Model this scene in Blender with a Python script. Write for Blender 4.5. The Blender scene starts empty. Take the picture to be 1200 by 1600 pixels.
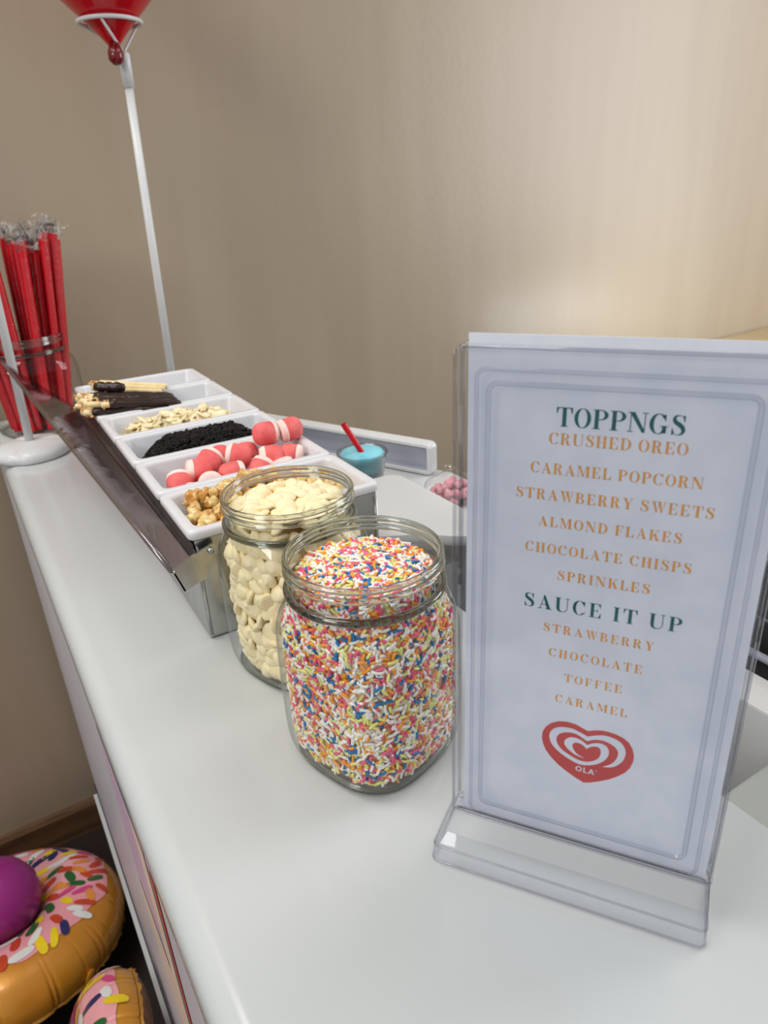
import bpy, bmesh, math, random
import numpy as np
from mathutils import Matrix, Vector

random.seed(7)
rng = np.random.default_rng(11)
PI = math.pi
SC = bpy.context.scene
COL = SC.collection

# ------------------------------------------------------------------ camera
Z0 = 0.8464                      # height of the counter top above the floor
F_PX = 1102.9
YAW, PITCH, ROLL, CAM_H = 0.5322, 0.4301, -0.0557, 0.2926
fw = Vector((math.sin(YAW) * math.cos(PITCH), math.cos(YAW) * math.cos(PITCH), -math.sin(PITCH)))
r0 = Vector((math.cos(YAW), -math.sin(YAW), 0))
u0 = r0.cross(fw)
rr = math.cos(ROLL) * r0 + math.sin(ROLL) * u0
uu = -math.sin(ROLL) * r0 + math.cos(ROLL) * u0
cam_data = bpy.data.cameras.new('camera')
cam = bpy.data.objects.new('camera', cam_data)
COL.objects.link(cam)
cam.matrix_world = Matrix(((rr.x, uu.x, -fw.x, 0), (rr.y, uu.y, -fw.y, 0), (rr.z, uu.z, -fw.z, Z0 + CAM_H), (0, 0, 0, 1)))
cam_data.sensor_fit = 'VERTICAL'
cam_data.sensor_height = 36.0
cam_data.lens = F_PX / 1600 * 36.0
cam_data.clip_start = 0.01
cam_data.dof.use_dof = True
cam_data.dof.focus_distance = 0.42
cam_data.dof.aperture_fstop = 16.0
SC.camera = cam

# ------------------------------------------------------------------ light and exposure
SC.view_settings.view_transform = 'Standard'
SC.view_settings.look = 'None'
SC.view_settings.exposure = 0.0
SC.view_settings.gamma = 1.0
SC.view_settings.use_curve_mapping = False
W = bpy.data.worlds.new('world')
SC.world = W
W.use_nodes = True
W.node_tree.nodes['Background'].inputs[0].default_value = (0.93, 0.96, 1.0, 1)
W.node_tree.nodes['Background'].inputs[1].default_value = 0.47


def area(name, loc, target, size, size_y, power, color):
    l = bpy.data.lights.new(name, 'AREA')
    l.shape = 'RECTANGLE'
    l.size, l.size_y, l.energy, l.color = size, size_y, power, color
    o = bpy.data.objects.new(name, l)
    COL.objects.link(o)
    o.location = loc
    o.rotation_euler = (Vector(target) - Vector(loc)).to_track_quat('-Z', 'Y').to_euler()
    return o


area('ceiling_light', (1.25, 0.25, Z0 + 1.75), (1.2, 0.5, Z0), 1.2, 0.6, 8, (1.0, 0.97, 0.92))
area('window_light', (2.6, -0.1, Z0 + 0.6), (1.5, 1.2, Z0 + 0.25), 1.0, 1.2, 27, (0.97, 0.98, 1.0))
area('ceiling_light_left', (-0.50, 0.80, Z0 + 1.60), (-0.15, 0.90, Z0 - 0.2), 1.2, 0.4, 16, (1.0, 0.98, 0.94))
area('side_window_light', (-1.35, 0.10, Z0 + 1.05), (0.0, 0.5, Z0 - 0.1), 0.5, 0.42, 11, (1.0, 0.98, 0.95))


area('wall_glow_fill', (1.45, 0.92, Z0 - 0.05), (1.5, 1.22, Z0 + 0.06), 0.5, 0.12, 1.25, (0.90, 0.95, 1.0))  # unseen fill with no lamp built, added for the glow low on the wall


# ------------------------------------------------------------------ materials
def lin(c):
    return tuple(((v / 255) / 12.92 if v / 255 <= 0.04045 else ((v / 255 + 0.055) / 1.055) ** 2.4) for v in c)


def mat(name, col, rough=0.5, metal=0.0, spec=0.5, bump=None, vary=None, sss=0.0, coat=0.0, trans=0.0, ior=1.45):
    m = bpy.data.materials.new(name)
    m.use_nodes = True
    nt = m.node_tree
    b = nt.nodes['Principled BSDF']
    c = lin(col)
    b.inputs['Base Color'].default_value = (*c, 1)
    b.inputs['Roughness'].default_value = rough
    b.inputs['Metallic'].default_value = metal
    b.inputs['Specular IOR Level'].default_value = spec
    b.inputs['IOR'].default_value = ior
    b.inputs['Transmission Weight'].default_value = trans
    b.inputs['Coat Weight'].default_value = coat
    b.inputs['Coat Roughness'].default_value = 0.08
    if sss:
        b.inputs['Subsurface Weight'].default_value = sss
        b.inputs['Subsurface Radius'].default_value = (0.004, 0.003, 0.002)
    if bump or vary:
        tc = nt.nodes.new('ShaderNodeTexCoord')
        if vary:
            col2, scale, stretch = vary
            mp = nt.nodes.new('ShaderNodeMapping')
            mp.inputs['Scale'].default_value = stretch
            n = nt.nodes.new('ShaderNodeTexNoise')
            n.inputs['Scale'].default_value = scale
            n.inputs['Detail'].default_value = 5
            mx = nt.nodes.new('ShaderNodeMix')
            mx.data_type = 'RGBA'
            cr = nt.nodes.new('ShaderNodeMapRange')
            cr.inputs[1].default_value, cr.inputs[2].default_value = 0.35, 0.65
            mx.inputs[6].default_value = (*c, 1)
            mx.inputs[7].default_value = (*lin(col2), 1)
            nt.links.new(tc.outputs['Object'], mp.inputs[0])
            nt.links.new(mp.outputs[0], n.inputs['Vector'])
            nt.links.new(n.outputs[0], cr.inputs[0])
            nt.links.new(cr.outputs[0], mx.inputs[0])
            nt.links.new(mx.outputs[2], b.inputs['Base Color'])
        if bump:
            scale, strength, dist = bump
            n2 = nt.nodes.new('ShaderNodeTexNoise')
            n2.inputs['Scale'].default_value = scale
            n2.inputs['Detail'].default_value = 4
            bp = nt.nodes.new('ShaderNodeBump')
            bp.inputs['Strength'].default_value = strength
            bp.inputs['Distance'].default_value = dist
            nt.links.new(tc.outputs['Object'], n2.inputs['Vector'])
            nt.links.new(n2.outputs[0], bp.inputs['Height'])
            nt.links.new(bp.outputs[0], b.inputs['Normal'])
    return m


def clear_mat(name, tint=(1, 1, 1), edge=(0.6, 0.62, 0.6), ior=1.45, rough=0.02, bump=None, edge_pow=2.5):
    """thin clear sheet: transparent with fresnel reflection and a darker look where it is seen edge-on"""
    m = bpy.data.materials.new(name)
    m.use_nodes = True
    nt = m.node_tree
    nt.nodes.remove(nt.nodes['Principled BSDF'])
    out = nt.nodes['Material Output']
    tr = nt.nodes.new('ShaderNodeBsdfTransparent')
    gl = nt.nodes.new('ShaderNodeBsdfGlossy')
    gl.inputs['Roughness'].default_value = rough
    lw = nt.nodes.new('ShaderNodeLayerWeight')       # facing = 1 - cos: Schlick's fresnel, the same from both sides of the sheet
    lw.inputs['Blend'].default_value = 0.5
    f0 = ((ior - 1) / (ior + 1)) ** 2

    def mth(op, a, b):
        n = nt.nodes.new('ShaderNodeMath')
        n.operation = op
        for k, v in enumerate((a, b)):
            if isinstance(v, (int, float)):
                n.inputs[k].default_value = v
            else:
                nt.links.new(v, n.inputs[k])
        return n.outputs[0]

    fr = mth('ADD', mth('MULTIPLY', mth('POWER', lw.outputs['Facing'], 5.0), 1 - f0), f0)
    ed = mth('POWER', lw.outputs['Facing'], edge_pow)
    mx = nt.nodes.new('ShaderNodeMix')
    mx.data_type = 'RGBA'
    mx.inputs[6].default_value = (*tint, 1)
    mx.inputs[7].default_value = (*edge, 1)
    nt.links.new(ed, mx.inputs[0])
    nt.links.new(mx.outputs[2], tr.inputs['Color'])
    ms = nt.nodes.new('ShaderNodeMixShader')
    nt.links.new(fr, ms.inputs[0])
    nt.links.new(tr.outputs[0], ms.inputs[1])
    nt.links.new(gl.outputs[0], ms.inputs[2])
    nt.links.new(ms.outputs[0], out.inputs['Surface'])
    if bump:
        tc = nt.nodes.new('ShaderNodeTexCoord')
        n2 = nt.nodes.new('ShaderNodeTexNoise')
        n2.inputs['Scale'].default_value = bump[0]
        bp = nt.nodes.new('ShaderNodeBump')
        bp.inputs['Strength'].default_value = bump[1]
        bp.inputs['Distance'].default_value = bump[2]
        nt.links.new(tc.outputs['Object'], n2.inputs['Vector'])
        nt.links.new(n2.outputs[0], bp.inputs['Height'])
        nt.links.new(bp.outputs[0], gl.inputs['Normal'])
        nt.links.new(bp.outputs[0], lw.inputs['Normal'])
    return m


M = {}
M['wall'] = mat('wall_paint', (164, 149, 128), 0.36, bump=(70, 0.11, 0.003), vary=((160, 144, 123), 3.0, (5, 1, 0.5)))
M['ceiling'] = mat('ceiling_paint', (225, 222, 215), 0.8, bump=(30, 0.1, 0.002))
M['floor'] = mat('floor_dark', (46, 34, 29), 0.55, vary=((34, 25, 22), 6, (1, 1, 1)), bump=(120, 0.2, 0.002))
M['wood'] = mat('skirting_wood', (112, 82, 55), 0.5, vary=((82, 58, 38), 9, (1, 8, 8)), bump=(60, 0.2, 0.002))
M['counter'] = mat('counter_white', (200, 204, 204), 0.15, bump=(9, 0.03, 0.002), vary=((197, 201, 201), 4, (1, 1, 1)))
M['panel'] = mat('counter_print', (204, 202, 208), 0.35, vary=((198, 196, 204), 6, (1, 1, 1)))
M['panel_pink'] = mat('print_pink', (202, 176, 196), 0.4, vary=((196, 170, 192), 8, (1, 1, 1)))
M['panel_peach'] = mat('print_peach', (228, 205, 184), 0.4, vary=((220, 198, 180), 8, (1, 1, 1)))
M['panel_red'] = mat('print_red', (176, 48, 44), 0.4, vary=((165, 42, 40), 8, (1, 1, 1)))
M['navy'] = mat('navy_trim', (38, 44, 74), 0.4, vary=((32, 38, 66), 8, (1, 1, 1)))
M['white'] = mat('white_plastic', (216, 217, 216), 0.28, bump=(40, 0.04, 0.001), vary=((211, 212, 212), 8, (1, 1, 1)))
M['tray'] = mat('tray_plastic', (222, 222, 225), 0.22, sss=0.15, bump=(60, 0.04, 0.001))
M['greybin'] = mat('grey_liner', (176, 178, 190), 0.5, vary=((166, 168, 182), 7, (1, 1, 1)))
M['greycover'] = mat('grey_cover', (172, 177, 172), 0.35, vary=((166, 171, 167), 5, (1, 1, 1)))
M['steel'] = mat('stainless', (190, 190, 188), 0.24, metal=1.0, vary=((174, 174, 172), 14, (1, 12, 1)), bump=(220, 0.06, 0.001))
M['black'] = mat('black_plastic', (24, 25, 27), 0.35, bump=(80, 0.1, 0.001))
M['gap_shade'] = mat('gap_shade_dark', (58, 54, 54), 0.25, vary=((44, 41, 41), 20, (1, 1, 1)))  # dark colour holds the shade on the steel side beside the trays
M['paper'] = mat('menu_paper', (230, 233, 241), 0.6, vary=((222, 226, 236), 70, (1, 1, 1)), bump=(300, 0.05, 0.0004))
M['teal'] = mat('ink_teal', (22, 92, 92), 0.6, vary=((28, 100, 98), 90, (1, 1, 1)))
M['orange'] = mat('ink_orange', (236, 164, 72), 0.6, vary=((228, 156, 68), 90, (1, 1, 1)))
M['logored'] = mat('ink_red', (206, 66, 62), 0.6, vary=((200, 60, 58), 90, (1, 1, 1)))
M['acrylic'] = clear_mat('acrylic_sheet', (0.97, 0.975, 0.985), (0.80, 0.80, 0.85), 1.40, 0.03)
M['acrylic_ridge'] = clear_mat('acrylic_ridge', (0.86, 0.86, 0.90), (0.55, 0.54, 0.60), 1.45, 0.05)
M['acrylic_edge'] = clear_mat('acrylic_edge', (0.90, 0.90, 0.92), (0.42, 0.42, 0.46), 1.5, 0.04)
M['lid'] = clear_mat('lid_clear', (0.80, 0.70, 0.71), (0.5, 0.45, 0.45), 1.45, 0.06, bump=(60, 0.1, 0.002))
M['glass'] = clear_mat('jar_glass', (0.985, 0.99, 0.983), (0.60, 0.64, 0.61), 1.45, 0.015)
M['glass_solid'] = mat('jar_glass_solid', (222, 228, 222), 0.0, trans=1.0, ior=1.5)
M['glass_darkened'] = mat('jar_glass_darkened', (150, 156, 148), 0.0, trans=1.0, ior=1.52)  # grey tint stands in for dark surroundings refracted in the neck bead
M['wrap'] = clear_mat('wrapper_film', (0.99, 0.99, 0.99), (0.92, 0.92, 0.92), 1.55, 0.12, bump=(160, 0.5, 0.003))
M['wrap_end'] = clear_mat('wrapper_crumple', (0.99, 0.99, 0.99), (0.96, 0.96, 0.96), 2.1, 0.14, bump=(260, 0.8, 0.004))
M['cupclear'] = clear_mat('cup_clear', (0.9, 0.92, 0.92), (0.6, 0.62, 0.62), 1.5, 0.03)
M['red_straw'] = mat('red_straw', (214, 18, 34), 0.25, sss=0.1, vary=((196, 10, 26), 20, (1, 1, 1)))
M['balloon'] = mat('balloon_red', (196, 6, 26), 0.22, coat=0.3, vary=((186, 4, 22), 5, (1, 1, 1)))
M['balloon_dark'] = mat('balloon_knot_red', (120, 4, 16), 0.25, coat=0.3, vary=((100, 3, 12), 30, (1, 1, 1)))
M['purple'] = mat('balloon_purple', (158, 42, 128), 0.35, coat=0.2, vary=((150, 36, 122), 5, (1, 1, 1)))
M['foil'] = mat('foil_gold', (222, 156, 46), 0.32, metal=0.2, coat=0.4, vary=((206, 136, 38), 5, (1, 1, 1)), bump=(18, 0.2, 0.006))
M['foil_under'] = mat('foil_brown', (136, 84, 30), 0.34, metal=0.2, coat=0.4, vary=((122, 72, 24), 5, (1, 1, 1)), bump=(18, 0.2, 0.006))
M['foil_dark'] = mat('foil_seam', (226, 170, 74), 0.4, metal=0.35, vary=((120, 78, 24), 12, (1, 1, 1)), bump=(60, 0.5, 0.004))
M['frost'] = mat('frosting_pink', (246, 178, 184), 0.34, coat=0.3, vary=((236, 156, 164), 6, (1, 1, 1)))
DCOL = [(236, 236, 232), (34, 100, 46), (246, 214, 30), (206, 70, 36), (40, 42, 96), (222, 72, 138), (238, 152, 62)]
for i, c in enumerate(DCOL):
    M['d%d' % i] = mat('donut_print_%s' % ['white', 'green', 'yellow', 'red', 'navy', 'pink', 'orange'][i], c, 0.35, coat=0.3,
                       vary=(tuple(int(v * 0.95) for v in c), 20, (1, 1, 1)))
SCOL = [(252, 246, 238), (240, 238, 140), (254, 164, 52), (246, 100, 136), (30, 120, 184)]
for i, c in enumerate(SCOL):
    M['s%d' % i] = mat('sprinkle_%s' % ['white', 'yellow', 'orange', 'pink', 'blue'][i], c, 0.35, sss=0.0,
                       vary=(tuple(int(v * 0.96) for v in c), 300, (1, 1, 1)))
M['sprinkle_core'] = mat('sprinkle_core', (246, 214, 170), 0.8, vary=((236, 150, 130), 250, (1, 1, 1)))
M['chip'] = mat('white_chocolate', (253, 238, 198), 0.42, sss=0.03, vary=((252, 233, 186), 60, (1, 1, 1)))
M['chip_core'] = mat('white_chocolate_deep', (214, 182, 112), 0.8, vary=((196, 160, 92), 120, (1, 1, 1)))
M['oreo'] = mat('cookie_crumb', (30, 22, 22), 0.85, bump=(400, 0.6, 0.001), vary=((20, 14, 15), 200, (1, 1, 1)))
M['almond'] = mat('almond_flake', (250, 238, 204), 0.55, vary=((240, 220, 172), 120, (1, 1, 1)))
M['choc'] = mat('dark_chocolate', (52, 32, 26), 0.32, bump=(140, 0.5, 0.002), vary=((36, 22, 18), 60, (1, 1, 1)))
M['biscuit'] = mat('biscuit_stick', (240, 222, 176), 0.7, bump=(180, 0.4, 0.001), vary=((228, 202, 146), 80, (1, 1, 1)))
M['nut'] = mat('nut_bits', (226, 190, 128), 0.6, vary=((200, 140, 80), 100, (1, 1, 1)))
M['sweet_red'] = mat('sweet_red', (238, 122, 118), 0.7, sss=0.1, bump=(700, 0.6, 0.001), vary=((230, 98, 98), 70, (1, 1, 1)))
M['sweet_white'] = mat('sweet_white', (250, 226, 216), 0.65, sss=0.2, bump=(700, 0.4, 0.0006), vary=((250, 212, 204), 70, (1, 1, 1)))
M['popcorn'] = mat('caramel_popcorn', (250, 228, 160), 0.22, coat=0.9, bump=(220, 0.6, 0.002), vary=((212, 148, 58), 55, (1, 1, 1)))
M['slush'] = mat('blue_slush', (118, 206, 226), 0.4, bump=(180, 0.6, 0.002), vary=((150, 220, 232), 60, (1, 1, 1)))
M['syrup'] = mat('blue_syrup', (110, 150, 160), 0.4, vary=((130, 160, 168), 40, (1, 1, 1)))
M['candy'] = mat('pink_candy', (228, 142, 156), 0.45, sss=0.2, vary=((242, 196, 202), 80, (1, 1, 1)))
M['deskedge'] = mat('desk_edge_tan', (186, 166, 130), 0.5, vary=((176, 154, 118), 9, (1, 8, 8)))


# ------------------------------------------------------------------ mesh helpers
class MB:
    def __init__(s):
        s.v, s.f, s.mi, s.n = [], [], [], 0

    def add(s, v, f, mi=0):
        v = np.asarray(v, float).reshape(-1, 3)
        s.v.append(v)
        n = s.n
        s.f.extend([tuple(i + n for i in q) for q in f])
        s.mi.extend([mi] * len(f) if isinstance(mi, int) else list(mi))
        s.n += len(v)
        return s

    def build(s, name, mats, parent=None, smooth=True, recalc=False, xf=None, loc=None, auto=None):
        V = np.concatenate(s.v)
        if xf is not None:
            V = xf(V)
        me = bpy.data.meshes.new(name)
        me.from_pydata(V.tolist(), [], s.f)
        if not isinstance(mats, (list, tuple)):
            mats = [mats]
        for m in mats:
            me.materials.append(m)
        me.polygons.foreach_set('material_index', np.array(s.mi, dtype=np.int32))
        if recalc:
            bm = bmesh.new()
            bm.from_mesh(me)
            bmesh.ops.recalc_face_normals(bm, faces=bm.faces)
            bm.to_mesh(me)
            bm.free()
        me.polygons.foreach_set('use_smooth', np.full(len(me.polygons), bool(smooth)))
        me.update()
        if auto is not None:
            me.set_sharp_from_angle(angle=math.radians(auto))
        o = bpy.data.objects.new(name, me)
        COL.objects.link(o)
        if parent is not None:
            o.parent = parent
        if loc is not None:
            o.location = loc
        return o


def tag(o, label=None, cat=None, group=None, kind=None):
    if label:
        o['label'] = label
    if cat:
        o['category'] = cat
    if group:
        o['group'] = group
    if kind:
        o['kind'] = kind
    return o


def empty(name, loc=(0, 0, 0), rot=(0, 0, 0)):
    e = bpy.data.objects.new(name, None)
    e.empty_display_size = 0.02
    COL.objects.link(e)
    e.location = loc
    e.rotation_euler = rot
    return e


def copy_tree(o, parent=None):
    c = o.copy()
    COL.objects.link(c)
    if parent is not None:
        c.parent = parent
    for ch in list(o.children):
        copy_tree(ch, c)
    return c


def loft(loops, cap0=True, cap1=True, closed=True):
    n = len(loops[0])
    V = np.concatenate([np.asarray(l, float) for l in loops])
    F = []
    for k in range(len(loops) - 1):
        a, b = k * n, (k + 1) * n
        for i in range(n if closed else n - 1):
            j = (i + 1) % n
            F.append((a + i, a + j, b + j, b + i))
    if cap0:
        F.append(tuple(range(n - 1, -1, -1)))
    if cap1:
        F.append(tuple(range((len(loops) - 1) * n, len(loops) * n)))
    return V, F


def ringpts(r, z, n=48, sq=2.0, cx=0, cy=0, rot=0.0):
    a = np.linspace(0, 2 * PI, n, endpoint=False)
    c, s_ = np.cos(a), np.sin(a)
    k = 1.0 / (np.abs(c) ** sq + np.abs(s_) ** sq) ** (1 / sq)
    x, y = r * k * c, r * k * s_
    return np.stack([cx + x * math.cos(rot) - y * math.sin(rot), cy + x * math.sin(rot) + y * math.cos(rot), np.full(n, z)], 1)


def lathe(prof, n=48, cap0=True, cap1=True, **kw):
    return loft([ringpts(p[0], p[1], n, p[2] if len(p) > 2 else 2.0, **kw) for p in prof], cap0, cap1)


def rrect(x0, y0, x1, y1, r, z, n=5):
    P_ = []
    for cx, cy, a0 in ((x1 - r, y1 - r, 0), (x0 + r, y1 - r, PI / 2), (x0 + r, y0 + r, PI), (x1 - r, y0 + r, 1.5 * PI)):
        for k in range(n + 1):
            a = a0 + k / n * PI / 2
            P_.append((cx + r * math.cos(a), cy + r * math.sin(a), z))
    return np.array(P_)


def box(x0, y0, z0, x1, y1, z1):
    V = [(x0, y0, z0), (x1, y0, z0), (x1, y1, z0), (x0, y1, z0), (x0, y0, z1), (x1, y0, z1), (x1, y1, z1), (x0, y1, z1)]
    return V, [(0, 3, 2, 1), (4, 5, 6, 7), (0, 1, 5, 4), (1, 2, 6, 5), (2, 3, 7, 6), (3, 0, 4, 7)]


def rbox(x0, y0, z0, x1, y1, z1, b=0.003, r=None, n=4):
    """box with rounded upright corners and softened top and bottom edges"""
    r = r if r is not None else b * 1.5
    L = []
    for k in range(4):
        a = k / 3 * PI / 2
        i = b * (1 - math.sin(a))
        L.append(rrect(x0 + i, y0 + i, x1 - i, y1 - i, max(r - i, 1e-4), z0 + b * (1 - math.cos(a)), n))
    for k in range(4):
        a = k / 3 * PI / 2
        i = b * (1 - math.cos(a))
        L.append(rrect(x0 + i, y0 + i, x1 - i, y1 - i, max(r - i, 1e-4), z1 - b + b * math.sin(a), n))
    return loft(L)


def tube(path, r, n=10, caps=True, closed=False):
    P_ = np.asarray(path, float)
    m = len(P_)
    rs = np.full(m, r) if np.isscalar(r) else np.asarray(r, float)
    L = []
    prev = None
    for i in range(m):
        t = P_[(i + 1) % m] - P_[i - 1] if closed else P_[min(i + 1, m - 1)] - P_[max(i - 1, 0)]
        t = t / (np.linalg.norm(t) + 1e-12)
        if prev is None:
            prev = np.cross(t, (0, 0, 1.0))
            if np.linalg.norm(prev) < 1e-3:
                prev = np.cross(t, (0, 1.0, 0))
        a = prev - t * (prev @ t)
        a /= np.linalg.norm(a)
        prev = a
        b = np.cross(t, a)
        th = np.linspace(0, 2 * PI, n, endpoint=False)
        L.append(P_[i] + rs[i] * (np.cos(th)[:, None] * a + np.sin(th)[:, None] * b))
    if closed:
        L.append(L[0])
    return loft(L, caps and not closed, caps and not closed)


def torus(R, r, z=0, nR=64, nr=10, sq=2.0, rot=0.0, cx=0, cy=0):
    L = ringpts(R, z, nR, sq, cx, cy, rot)
    return tube(L, r, nr, closed=True)


def ico(sub=2):
    bm = bmesh.new()
    bmesh.ops.create_icosphere(bm, subdivisions=sub, radius=1)
    V = np.array([v.co[:] for v in bm.verts])
    F = [tuple(v.index for v in f.verts) for f in bm.faces]
    bm.free()
    return V, F


def rotm(rx, ry, rz):
    return np.array(Matrix.Rotation(rz, 3, 'Z') @ Matrix.Rotation(ry, 3, 'Y') @ Matrix.Rotation(rx, 3, 'X'))


def frame_to(nrm, spin=0.0):
    """rotation whose z axis is nrm"""
    nrm = np.asarray(nrm, float)
    nrm = nrm / np.linalg.norm(nrm)
    h = np.array((0, 0, 1.0)) if abs(nrm[2]) < 0.9 else np.array((1.0, 0, 0))
    a = np.cross(h, nrm)
    a /= np.linalg.norm(a)
    b = np.cross(nrm, a)
    R_ = np.stack([a, b, nrm], 1)
    c, s_ = math.cos(spin), math.sin(spin)
    return R_ @ np.array([[c, -s_, 0], [s_, c, 0], [0, 0, 1]])


def wp(x, y, z=0.0):
    return (x, y, z + Z0)


# ------------------------------------------------------------------ the setting
def struct(name, V, F, m, smooth=False):
    o = MB().add(V, F).build(name, m, smooth=smooth)
    o['kind'] = 'structure'
    return o


struct('floor', *box(-2.6, -2.4, -0.1, 4.2, 1.34, 0.0), M['floor'])
struct('wall_back', *box(-2.6, 1.216, 0.0, 4.2, 1.34, 2.75), M['wall'])
bb = [(-2.6, 1.203, 0), (-2.6, 1.203, 0.062), (-2.6, 1.207, 0.070), (-2.6, 1.216, 0.072), (-2.6, 1.216, 0)]
bb2 = [(0.02, y, z) for _, y, z in bb]
struct('baseboard_back', *loft([np.array(bb), np.array([(4.2, y, z) for _, y, z in bb])]), M['wood'])

# ------------------------------------------------------------------ counter
EX, RX = 0.0178, 0.279
YN, YF = -0.45, 1.19
ct = tag(empty('counter', (EX, YN, 0)), 'white glossy counter with rounded edge holding the jars and toppings', 'counter')


def cl(V):
    return np.asarray(V) - np.array((EX, YN, 0))


prof = []
R_ = 0.015
for k in range(7):
    a = k / 6 * PI / 2
    prof.append((EX + R_ - R_ * math.sin(a), Z0 - R_ + R_ * math.cos(a)))
prof += [(EX, Z0 - 0.030)]
prof = [(RX, Z0 - 0.032), (RX, Z0 - 0.002), (RX - 0.002, Z0)] + prof + [(EX + 0.002, Z0 - 0.032)]
top = MB().add(*loft([np.array([(x, y, z) for x, z in prof]) for y in (YN, YF)]))
top.build('counter_top', M['counter'], ct, smooth=True, xf=cl, auto=50)
body = MB().add(*box(EX + 0.006, YN + 0.01, 0.10, RX, YF - 0.005, Z0 - 0.031))
body.build('cabinet_body', M['panel'], ct, smooth=False, xf=cl)
fp = MB()
fp.add(*box(EX + 0.001, YN + 0.012, 0.10, EX + 0.007, YF - 0.006, Z0 - 0.031), 0)


def patch(ys, zs, mi):
    x = EX + 0.0006
    fp.add([(x, y, z) for y, z in zip(ys, zs)], [tuple(range(len(ys)))], mi)


patch((0.36, 0.46, 0.46, 0.36), (Z0 - 0.045, Z0 - 0.045, Z0 - 0.19, Z0 - 0.19), 1)
patch((0.325, 0.455, 0.455, 0.325), (Z0 - 0.20, Z0 - 0.20, Z0 - 0.31, Z0 - 0.31), 2)
patch((0.325, 0.36, 0.36, 0.325), (Z0 - 0.045, Z0 - 0.045, Z0 - 0.20, Z0 - 0.20), 2)
patch((0.300, 0.315, 0.315, 0.300), (Z0 - 0.045, Z0 - 0.045, Z0 - 0.60, Z0 - 0.60), 3)
fp.build('front_panel', [M['panel'], M['panel_pink'], M['panel_peach'], M['panel_red']], ct, smooth=False, xf=cl)
pl = MB().add(*box(EX - 0.007, YN, 0.085, RX - 0.005, YF - 0.004, 0.10), 0)
pl.add(*box(EX - 0.0005, YN, 0.10, EX + 0.003, YF - 0.004, 0.125), 1)
pl.add(*box(EX + 0.03, YN, 0.0, RX - 0.005, YF - 0.004, 0.085), 0)
pl.build('plinth', [M['white'], M['navy']], ct, smooth=False, xf=cl)

# ------------------------------------------------------------------ freezer cabinet on the staff side
fz = tag(empty('freezer_cabinet', (0.5, 0.4, 0)), 'low white cabinet with a sunken opening, behind the counter', 'cabinet')


def fzl(V):
    return np.asarray(V) - np.array((0.5, 0.4, 0))


DZ = -0.03
g = MB()
g.add(*box(RX + 0.001, -0.4, 0.05, 0.86, 0.47, Z0 - 0.22), 0)
g.add(*box(RX + 0.001, -0.4, Z0 - 0.22, 0.86, 0.152, Z0 + DZ - 0.0005), 0)
pg = [(RX + 0.001, 0.47), (0.485, 0.47), (0.485, 0.655), (0.352, 0.952), (0.330, 1.0), (RX + 0.001, 1.0)]
g.add(*loft([np.array([(x, y, z) for x, y in pg]) for z in (0.05, Z0 + DZ - 0.0005)]), 0)
g.add(*box(0.36, 0.152, Z0 - 0.22, 0.86, 0.47, Z0 + DZ - 0.0005), 0)
g.build('body', M['white'], fz, smooth=False, xf=fzl)
MB().add(*rbox(0.358, 0.05, Z0 + DZ - 0.05, 0.388, 0.5, Z0 - 0.004, 0.003)).build('side_rail', M['white'], fz, smooth=True, xf=fzl)
MB().add(*rbox(RX + 0.002, -0.38, Z0 + DZ - 0.012, 0.357, 0.16, Z0 + DZ, 0.003)).build('near_cover', M['greycover'], fz, smooth=True, xf=fzl)

# ------------------------------------------------------------------ menu sign in a clear holder
K = 1.034
SYAW, SLEAN = -0.9673, 0.0373
SO = np.array((0.1463, 0.1995, 0.0228))
sx = np.array((math.cos(SYAW), math.sin(SYAW), 0))
sb = np.array((-math.sin(SYAW), math.cos(SYAW), 0))
su = np.array((0, 0, 1.0)) * math.cos(SLEAN) + sb * math.sin(SLEAN)
sn = np.cross(su, sx)
sn = sb * math.cos(SLEAN) - np.array((0, 0, 1.0)) * math.sin(SLEAN)   # into the sign, away from its reader
SBASE = SO + sx * 0.055
SBASE[2] = 0
sg = tag(empty('menu_holder', wp(*SBASE)), 'upright clear acrylic menu stand with a printed toppings list', 'menu stand')


def sl(V):
    """(u, d, v) in millimetres on the board -> metres around the stand's base"""
    V = np.asarray(V, float) * 0.001 * K
    return (SO + V[:, :1] * sx + V[:, 1:2] * sn + V[:, 2:3] * su) - SBASE


def flat(pts2, d):
    return [(x, d, y) for x, y in pts2]


def plate(mb, u0, v0, u1, v1, d0, d1, r, b=0.6, mi=0):
    L = []
    for i, d in ((b, d0), (0, d0 + b), (0, d1 - b), (b, d1)):
        q = rrect(u0 + i, v0 + i, u1 - i, v1 - i, r, 0, 5)
        L.append(np.stack([q[:, 0], np.full(len(q), d), q[:, 1]], 1))
    mb.add(*loft(L), mi)


mb = MB()
plate(mb, 0, -0.5, 109, 211, 0, 2.2, 3)
mb.build('front_plate', M['acrylic'], sg, smooth=True, xf=sl, recalc=True, auto=40)
mb = MB()
plate(mb, 0.3, -0.5, 109, 211, 4.2, 10.5, 3)
mb.build('back_plate', M['acrylic'], sg, smooth=True, xf=sl, recalc=True, auto=40)
mb = MB()
plate(mb, 4.4, 0.4, 106.6, 214.4, 2.9, 3.3, 0.3, 0.05)
paper = mb.build('menu_sheet', M['paper'], sg, smooth=False, xf=sl, recalc=True)
paper['label'] = 'white printed menu sheet inside the clear stand'


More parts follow.
